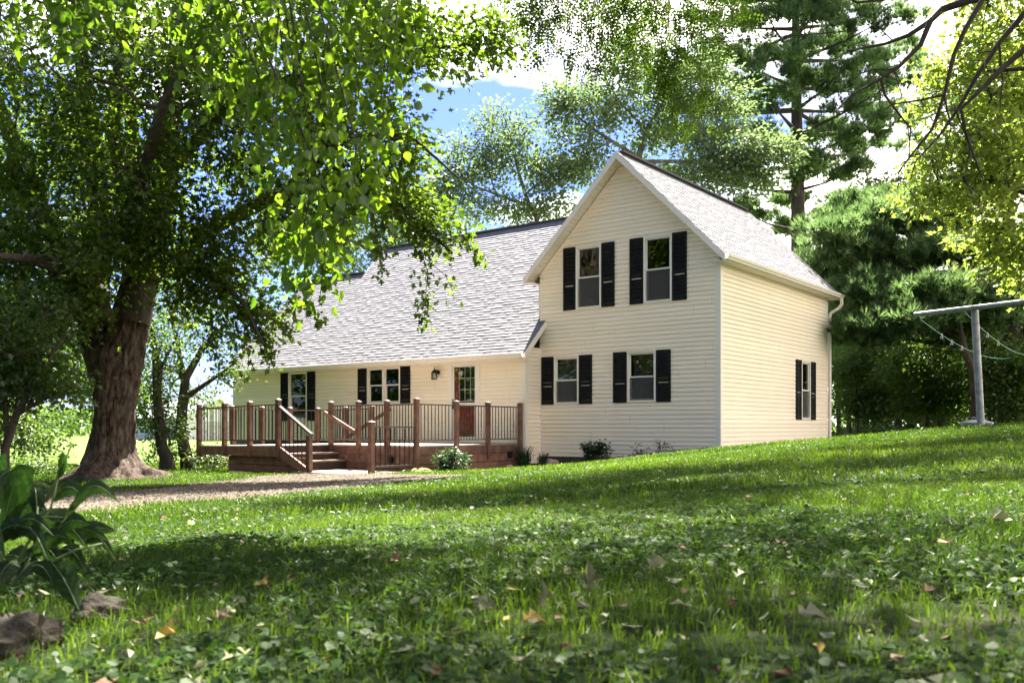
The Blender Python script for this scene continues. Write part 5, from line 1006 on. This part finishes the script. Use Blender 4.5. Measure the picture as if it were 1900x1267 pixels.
for a_ in [(972, 1192, .055, m_yel, 'bright yellow fallen leaf lying flat in the centre foreground', (.8, .3, 0), (0, -.5, 1)), (742, 1062, .05, m_brn, 'orange brown fallen leaf in the grass left of centre', (-.7, .3, .1), (.1, -.6, 1)),
           (1092, 1122, .07, m_pale, 'pale curled fallen leaf standing on edge right of the yellow one', (.05, .1, 1), (.3, -1, .1)), (1003, 1160, .06, m_pale, 'cream leaf standing upright on its stalk beside the yellow leaf', (.2, .1, 1), (.8, -.7, .1)),
           (1205, 1078, .065, m_pale, 'large cream fallen leaf in the sunny patch', (.8, .2, .2), (0, -.8, 1)), (494, 1112, .05, m_yel, 'yellow spotted leaf in the shade at lower left', (-.6, .5, .1), (0, -.6, 1)),
           (1482, 1178, .06, m_pale, 'pale green fallen leaf at the lower right', (.9, -.2, 0), (0, -.4, 1)), (915, 1163, .06, m_pale, 'dull cream leaf folded in the foreground grass', (-.8, .1, .2), (.2, -.7, 1)), (1842, 985, .09, m_pale, 'tan fallen leaf on the slope near the right edge', (.9, .2, .1), (0, -.6, 1)), (325, 1212, .06, m_yel, 'ochre leaf in the clover at the bottom left', (-.8, .3, 0), (0, -.6, 1))]: big_leaf(*a_)
# ---- big leaved plant at the lower left
M_bl = leaf_mat('burdock_leaf', (.010, .028, .006), (.07, .12, .03), (.022, .075, .008), (.12, .22, .035), .015, .35, .45)
px_, pz_ = at(40, 1000, 2.35)[:2]; plant = empty('burdock_plant', (px_, pz_, g1(px_, pz_))); tag(plant, 'large coarse leaved weed with long drooping leaves at the lower left', 'plant')
def big_blade(p0, p1, wpx, Z0=2.35, Z1=2.3, arch=.25, face=(0, -1, .3), name='leaf'):
    A, B = Vector(at(*p0, Z0)), Vector(at(*p1, Z1)); ln = (B - A).length; d = (B - A).normalized(); n_ = Vector(face); s_ = d.cross(n_).normalized(); n_ = s_.cross(d)
    wd = wpx / F_PX * Z0 / 2; vs = []; NU, NV = 14, 8
    for i in range(NU + 1):
        t = i / NU; c = A + (B - A) * t + Vector((0, 0, 1)) * (math.sin(math.pi * t) * arch * ln); prof = (math.sin(math.pi * min(1, t ** .75)) ** .8) * (1 - .25 * t) + .02
        for j in range(NV + 1):
            v = (j / NV - .5) * 2; rip = .05 * math.sin(i * 2.1 + (3 if v > 0 else 0)) * abs(v) + .03 * mn.noise(Vector((i * .9, j * .9, p0[0])))
            vs.append(c + s_ * (wd * v * prof * (1 + rip)) + n_ * (-.28 * wd * abs(v) ** 1.4 * prof + rip * wd * 1.2))
    fs = [(i * (NV + 1) + j, i * (NV + 1) + j + 1, (i + 1) * (NV + 1) + j + 1, (i + 1) * (NV + 1) + j) for i in range(NU) for j in range(NV)]
    mb = MB(); tone = random.uniform(.0, .25)
    mb.v = [tuple(v) for v in vs]; mb.f = fs; mb.r = [tone + random.random() * .10 + (.22 if (k_ // NV + abs(k_ % NV - NV / 2 + .5)) % 3 < .6 else 0) for k_, f in enumerate(fs)]
    o = mb.build(name, M_bl, plant, smooth=True)
    rb = MB().tube([vs[i * (NV + 1) + NV // 2] + n_ * .0012 for i in range(NU + 1)], [.0014 * (1 - .75 * i / NU) for i in range(NU + 1)], 6).build('midrib', M_rib, None)
    rb.parent = o; rb.location = (0, 0, 0)
    rb.location = -(plant.location + o.location)
    return o
M_rib = mat('leaf_midrib', [(.10, .14, .05)], 3, 2, .5)
for a_ in [((3, 985), (62, 868), 62), ((107, 888), (124, 846), 26), ((98, 928), (160, 930), 34, 2.35, 2.3, .3), ((120, 958), (224, 936), 34, 2.3, 2.25, .35), ((160, 972), (40, 966), 40, 2.4, 2.35, .1), ((108, 982), (166, 974), 34, 2.35, 2.3, .15), ((98, 1045), (146, 1130), 52, 2.3, 2.15, .05), ((14, 990), (98, 992), 30, 2.3, 2.2, .2),
           ((-30, 960), (24, 872), 60, 2.4, 2.45), ((-20, 1010), (60, 985), 46, 2.3, 2.25, .2), ((60, 1030), (130, 1000), 40, 2.35, 2.3, .2), ((30, 1040), (-10, 1090), 44, 2.25, 2.2, .2), ((90, 1010), (200, 1003), 36, 2.45, 2.4, .2), ((60, 1000), (170, 1030), 32, 2.4, 2.35, .35), ((20, 1000), (90, 1040), 40, 2.3, 2.2, .3), ((-60, 1000), (10, 1040), 60, 2.2, 2.15, .3), ((70, 960), (64, 905), 30, 2.45, 2.5), ((35, 900), (95, 905), 22, 2.4, 2.35, .1, (0, -.2, 1)), ((150, 1010), (215, 1040), 26, 2.45, 2.4, .3), ((50, 1020), (120, 1060), 44, 2.4, 2.35, .25), ((20, 960), (90, 950), 44, 2.5, 2.45, .2), ((80, 1040), (30, 1075), 40, 2.35, 2.3, .2), ((100, 1000), (190, 1020), 40, 2.5, 2.5, .25), ((70, 985), (140, 1015), 50, 2.5, 2.45, .2), ((10, 1030), (60, 1060), 50, 2.5, 2.5, .2), ((110, 1020), (160, 1060), 34, 2.45, 2.4, .2), ((0, 930), (50, 925), 40, 2.55, 2.5, .2), ((-20, 900), (10, 840), 40, 2.5, 2.5, .05), ((60, 1050), (100, 1085), 36, 2.3, 2.25, .2), ((130, 990), (215, 985), 34, 2.5, 2.5, .1)]: big_blade(*a_)
for st_ in [[(20, 1070), (50, 1010), (95, 940), (107, 890)], [(10, 1080), (60, 1030), (110, 980), (124, 957)], [(40, 1070), (100, 1040), (140, 1020), (190, 1008)], [(60, 1060), (64, 1000), (70, 940)], [(0, 1080), (5, 1030), (8, 980)], [(85, 930), (110, 880), (134, 822)]]:
    MB().tube([at(x, y, 2.36) for x, y in st_], [.0045, .0038, .003, .002][:len(st_)] if len(st_) == 4 else [.0045, .0035, .002], 7).build('stalk', M_rib, plant, smooth=True)
# ---- lumps of earth and rock
M_earth = mat('mossy_earth', [(.36, (.010, .018, .005)), (.47, (.028, .024, .014)), (.6, (.045, .034, .023)), (.75, (.085, .064, .045))], 16, 8, .95, 1, 45)
def rock(px, py, Z, rx, ry, rz, m_, label, name='rock', seed=0, sink=.55, loc=None):
    x, y, z = loc or at(px, py, Z); z = g1(x, y); NU, NV = 40, 24; vs = []
    for i in range(NV + 1):
        th_ = math.pi * i / NV
        for j in range(NU):
            ph_ = 2 * math.pi * j / NU; d = Vector((math.sin(th_) * math.cos(ph_), math.sin(th_) * math.sin(ph_), math.cos(th_)))
            k = 1 + .35 * mn.noise(d * 1.4 + Vector((seed, 0, 0))) + .16 * mn.noise(d * 4 + Vector((seed, 2, 0))) + .06 * mn.noise(d * 11)
            vs.append((x + d.x * rx * k, y + d.y * ry * k, z + rz * (1 - sink) + d.z * rz * k))
    fs = [(i * NU + j, i * NU + (j + 1) % NU, (i + 1) * NU + (j + 1) % NU, (i + 1) * NU + j) for i in range(NV) for j in range(NU)]
    o = MB().add(vs, fs, .5).build(name, m_, None, smooth=True); return tag(o, label, name.replace('_', ' '))
rock(178, 1070, 2.45, .06, .08, .045, M_earth, 'brown lump of rock beside the hanging burdock leaf', seed=1); rock(22, 1130, 2.1, .085, .11, .055, M_earth, 'rough mossy rock at the left edge below the burdock', seed=5)
M_tan = mat('tan_stone', [(.3, (.30, .20, .14)), (.7, (.48, .36, .27))], 12, 5, .85, .5, 50)
rock(0, 0, 0, .17, .12, .12, M_tan, 'small tan rock at the foot of the front wall', seed=9, loc=lw(-4.25, -.75)); rock(0, 0, 0, .34, .2, .08, mat('lichen_mound', [(.3, (.16, .17, .05)), (.7, (.28, .26, .10))], 12, 5, .9, .6, 60), 'low yellowish mound beside the shrub in front of the deck', 'mound', seed=11, loc=lw(-5.0, -4.9))
rock(0, 0, 0, .12, .1, .07, M_tan, 'little tan stone close to the wing corner', seed=15, loc=lw(-5.0, -1.55))
# white gravel bed beside the deck
n = 2600; s_ = rng.uniform(SE + .05, SE + .95, n); d_ = rng.uniform(-3.7, -.7, n); xy = np.array([lw(a, b)[:2] for a, b in zip(s_, d_)])
V, Fq, R = scatter(np.column_stack([xy, gz(xy[:, 0], xy[:, 1]) + .012]), rng.uniform(.012, .034, n), OCT, OCTF, .2)
tag(np_obj('white_gravel', V, Fq, mat('white_stone', [(.3, (.42, .36, .32)), (.7, (.62, .56, .52))], 5, 3, .85, rnd=.3), rnd=R), 'pale stones in the bed beside the deck', 'gravel', kind='stuff')
# ---- shrubs
LB = leaf_mat('shrub_leaf', (.030, .075, .030), (.07, .13, .055), (.05, .14, .03), (.12, .22, .06), .03, .36)
LBl = leaf_mat('bright_bush_leaf', (.10, .17, .03), (.2, .27, .07), (.2, .32, .03), (.36, .44, .09), .10, .45)
LR = leaf_mat('reddish_leaf', (.09, .06, .025), (.14, .13, .04), (.14, .12, .03), (.22, .22, .06), .06, .4)
def shrub(loc, rx, rz, n, per, label, name, size, lm, seed, stems=7, ry=None, kind='kite', sig=.05, cat='shrub'):
    x, y = loc[:2]; z = g1(x, y); r = np.random.default_rng(seed); ry = ry or rx
    ss = [[(x + r.normal(0, .04), y + r.normal(0, .04), z - .03, .011), (x + r.uniform(-.5, .5) * rx, y + r.uniform(-.5, .5) * ry, z + rz * r.uniform(.7, 1.2), .006)] for _ in range(stems)]
    lo = [(x, y, z + rz * .95, rx, ry, rz, n)]
    return tree(name, label, cat, (x, y, z), ss, lo, kind, size, per, lm, M_bark_l, sigma=sig, droop=-.2, seed=seed, rtip=.003, rmax=.01, up=.5, jit=.05)
shrub(lw(-4.55, -4.25), .42, .27, 60, 22, 'dense green leafy shrub in front of the deck skirt', 'shrub', .075, LB, 101)
shrub(lw(-2.95, -.62), .40, .27, 44, 20, 'rounded dark green shrub against the front gable wall', 'shrub', .085, LB, 102)
shrub(lw(-1.95, -.35), .22, .17, 12, 7, 'thin reddish weed against the siding, nearer the shrub', 'weed', .06, LR, 103, 4, cat='weed'); shrub(lw(-1.35, -.35), .20, .20, 11, 7, 'thin reddish weed against the siding, nearer the house corner', 'weed', .055, LR, 104, 4, cat='weed')
shrub(at(395, 0, 26.5), .75, .36, 60, 30, 'sunlit pale green bush beside the left end of the deck', 'bush', .08, LBl, 105, sig=.10); shrub(at(430, 0, 29), .8, .4, 50, 30, 'bright bush behind the sunlit one under the deck overhang', 'bush', .08, LBl, 108, sig=.10)
shrub(at(300, 0, 27), .7, .45, 50, 26, 'green bush behind the right roots of the maple', 'bush', .08, LW_, 106, sig=.1); shrub(at(60, 0, 21), .9, .30, 50, 26, 'low green bush at the left under the fanning limbs', 'bush', .08, LW_, 107, sig=.1)
def clump(loc, n, h, label, name, seed, wd=.012, mt=None):
    x, y = loc[:2]; z = g1(x, y); r = np.random.default_rng(seed); mb = MB()
    for k in range(n):
        a = r.uniform(0, 6.28); l = h * r.uniform(.6, 1.1); o = Vector((math.cos(a), math.sin(a), 0)); s_ = Vector((-math.sin(a), math.cos(a), 0)) * wd * .5; b = Vector((x + r.normal(0, .07), y + r.normal(0, .07), z - .02)); out_ = r.uniform(.2, .75) * l
        pts = [b, b + o * out_ * .25 + Vector((0, 0, l * .6)), b + o * out_ * .65 + Vector((0, 0, l * .85)), b + o * out_ * 1.1 + Vector((0, 0, l * .72))]
        ws = [1, .9, .6, .05]; vs = []
        for p, q_ in zip(pts, ws): vs += [p - s_ * q_, p + s_ * q_]
        mb.add(vs, [(0, 1, 3, 2), (2, 3, 5, 4), (4, 5, 7, 6)], r.random())
    return tag(mb.build(name, mt or LG, None), label, name.replace('_', ' '))
clump(lw(-4.95, -1.0), 110, .62, 'dark green daylily clump with arching blades at the wing corner', 'daylily_clump', 5, .02, LB); clump(lw(-4.5, -.8), 60, .40, 'shorter strappy clump right of the daylily', 'daylily_clump', 6, .016, LB)
# ---- clothesline
M_galv = mat('galvanised_pipe', [(.3, (.16, .16, .145)), (.5, (.25, .25, .23)), (.7, (.34, .33, .31))], 9, 6, .5, .2, 60, metallic=.35, spec=.5)
M_rope = mat('green_rope', [(.02, .22, .14)], 5, 2, .5); M_peg = mat('clothes_peg', [(.62, .55, .45)], 5, 2, .6)
b0 = at(1821, 796, 15.0); t0 = at(1808, 569, 15.2); z0 = g1(b0[0], b0[1])
cp_ = empty('clothesline_post', (b0[0], b0[1], z0)); tag(cp_, 'grey steel T shaped clothesline post on the crest of the lawn', 'clothesline post')
MB().tube([(b0[0], b0[1], z0 - .1), t0], .058, 20).build('pole', M_galv, cp_, smooth=False)
ca, cb = Vector(at(1697, 584, 15.9)), Vector(at(1915, 558, 14.4)); MB().tube([ca, cb], .042, 16).build('crossbar', M_galv, cp_)
for q_ in (.06, .46): h_ = ca + (cb - ca) * q_; MB().tube([h_ - Vector((0, 0, .03)), h_ - Vector((0, 0, .075)), h_ - Vector((0, -.02, .10))], .006, 6).build('hook', M_galv, cp_)
c2 = Vector(at(1975, 655, 29)); c2z = g1(c2.x, c2.y); cp2 = empty('clothesline_post', (c2.x, c2.y, c2z)); tag(cp2, 'second clothesline post farther back, only its bar tip in view at the right edge', 'clothesline post')
MB().tube([(c2.x, c2.y, c2z - .1), (c2.x, c2.y, c2.z)], .055, 16).build('pole', M_galv, cp2); d_a, d_b = Vector(at(1889, 657, 29.6)), Vector(at(2065, 652, 28.4)); MB().tube([d_a, d_b], .045, 14).build('crossbar', M_galv, cp2)
rope_specs = [('slack green rope from the tip of the crossbar with pegs', at(1707, 592, 15.85), at(1893, 658, 29.5), .35, (.13, .20, .28)), ('slack green rope running behind the post with pegs', at(1789, 578, 15.3), at(1930, 656, 29.2), .30, (.11, .19, .3))]
pk = 0; PEG = ['pale peg on the slack rope, nearest the crossbar tip', 'pale peg on the slack rope, second from the crossbar tip', 'pale peg on the slack rope just left of the post', 'white peg on the rope right of the post, nearest it', 'white peg on the rope right of the post, second from it', 'pale peg on the rope right of the post, farthest from it']
for lab, p, q, sag, pegs in rope_specs:
    p, q = Vector(p), Vector(q); f_ = lambda k: p + (q - p) * k - Vector((0, 0, 1)) * sag * 4 * k * (1 - k)
    e = empty('clothesline', p); tag(e, lab, 'clothesline'); MB().tube([f_(k / 30) for k in range(31)], .0075, 6).build('rope', M_rope, e)
    for k in pegs:
        c = f_(k); m_ = MB()
        for sg in (-1, 1): m_.bar(c + Vector((sg * .007, 0, .03)), c + Vector((sg * .020, 0, -.075)), .011, .013, (0, 1, 0))
        m_.bar(c + Vector((-.012, 0, -.008)), c + Vector((.012, 0, -.008)), .013, .012, (0, 1, 0))
        tag(m_.build('clothes_peg', M_peg, None), PEG[pk], 'clothes peg', 'pegs on the clotheslines'); pk += 1
wc = at(1812, 796, 15.9); wz = g1(wc[0], wc[1]); we = empty('well_cover', (wc[0], wc[1], wz)); tag(we, 'low pale round well cover lying behind the clothesline post', 'well cover')
pr = [(.25, -.05), (.25, .045), (.27, .05), (.27, .075), (.24, .085), (.12, .115), (.02, .125)]; NU = 32
vs = [(wc[0] + r_ * math.cos(2 * math.pi * j / NU), wc[1] + r_ * math.sin(2 * math.pi * j / NU), wz + h_ + .02) for r_, h_ in pr for j in range(NU)]
MB().add(vs, [(i * NU + j, i * NU + (j + 1) % NU, (i + 1) * NU + (j + 1) % NU, (i + 1) * NU + j) for i in range(len(pr) - 1) for j in range(NU)] + [tuple((len(pr) - 1) * NU + j for j in range(NU))], .5).build('lid', mat('pale_metal', [(.3, (.25, .25, .26)), (.7, (.38, .38, .39))], 6, 5, .4, metallic=.3), we)
MB().tube([(wc[0] - .08, wc[1], wz + .13), (wc[0] - .08, wc[1], wz + .18), (wc[0] + .08, wc[1], wz + .18), (wc[0] + .08, wc[1], wz + .13)], .008, 6).build('lid_handle', M_galv, we)
bd = lw(-9.3, DP - .08); e_ = MB(); bz_ = g1(bd[0], bd[1]); p_, q_ = Vector(lw(-9.9, DP - .15)), Vector(lw(-9.1, DP - .15)); e_.bar((p_.x, p_.y, bz_ + .03), (q_.x, q_.y, bz_ + .03), .09, .035); tag(e_.build('plank', M_white, None), 'short white board lying in the grass at the foot of the deck skirt', 'plank')
# ---- far sheds across the field
def shed(px, Z, w_, d_, h_, rot, label, wall, roof):
    x, y, _ = at(px, 0, Z); z = g1(x, y); e = empty('farm_shed', (x, y, z), rot); e['localframe'] = 0; tag(e, label, 'shed')
    def sb(name, mb, m_): o = mb.build(name, m_, None); o.parent = e; return o
    a, b = w_ / 2, d_ / 2; rh = w_ * .22
    sb('wall', MB().add([(-a, -b, -.5), (a, -b, -.5), (a, b, -.5), (-a, b, -.5), (-a, -b, h_), (a, -b, h_), (a, b, h_), (-a, b, h_), (0, -b, h_ + rh), (0, b, h_ + rh)], [(0, 1, 5, 8, 4), (1, 2, 6, 5), (2, 3, 7, 9, 6), (3, 0, 4, 7)]), wall)
    for sg in (-1, 1): sb('roof', MB().hexa([(sg * (a + .5), -b - .5, h_ - .25), (0, -b - .5, h_ + rh + .02), (0, b + .5, h_ + rh + .02), (sg * (a + .5), b + .5, h_ - .25), (sg * (a + .5), -b - .5, h_ - .1), (0, -b - .5, h_ + rh + .2), (0, b + .5, h_ + rh + .2), (sg * (a + .5), b + .5, h_ - .1)]), roof)
    sb('door', MB().box(-1.6, 1.6, -b - .06, -b - .01, -.3, h_ * .8), M_galv)
shed(340, 110, 9, 14, 2.6, .9, 'small grey roofed shed far off beyond the deck railing', mat('shed_wall', [(.42, .42, .42)], 1, 2, .7), mat('shed_roof', [(.30, .31, .33)], 1, 2, .6))

# wood behind the viewer, what the window panes mirror
r = np.random.default_rng(77); n = 44000; ang = r.uniform(1.3, 5.68, n); dist = r.uniform(26, 34, n) + np.where(ang > 5.2, r.uniform(0, 9, n), 0)
P = np.stack([np.sin(ang) * dist, np.cos(ang) * dist, -1 + (9 + 3 * np.sin(ang * 9) + 1.5 * np.sin(ang * 23)) * r.random(n) ** .8], 1)
V, Q, k = place_leaves('kite', P, r.normal(size=(n, 3)), r.normal(size=(n, 3)) + [0, 0, .6], r.uniform(.35, .8, n))
tag(np_obj('near_woods', V, Q, LW_, rnd=r.random(n)), 'dense wood closing off the lawn behind the viewpoint', 'woods', kind='stuff')
# undergrowth closing the foot of the right-hand wood
r = np.random.default_rng(78); n = 26000; u = r.random(n); X = np.interp(u, [0, 1], [13.4, 27]) + r.normal(0, .5, n); Y = np.interp(u, [0, .15, 1], [41, 38, 33]) + r.normal(0, 1.6, n)
hh = 1.2 + 1.2 * np.abs(np.sin(X * 1.3)) + .5 * np.sin(X * 4.1); hh *= np.clip((X - 13.6) / 1.5, .25, 1)
P = np.stack([X, Y, gz(X, Y) + hh * r.random(n) ** .8], 1); V, Q, k = place_leaves('kite', P, r.normal(size=(n, 3)), r.normal(size=(n, 3)) + [0, 0, .7], r.uniform(.08, .2, n))
tag(np_obj('undergrowth', V, Q, LW_, rnd=np.clip(r.normal(.5, .25, n), 0, 1)), 'tangled undergrowth at the foot of the wood on the right', 'undergrowth', kind='stuff')
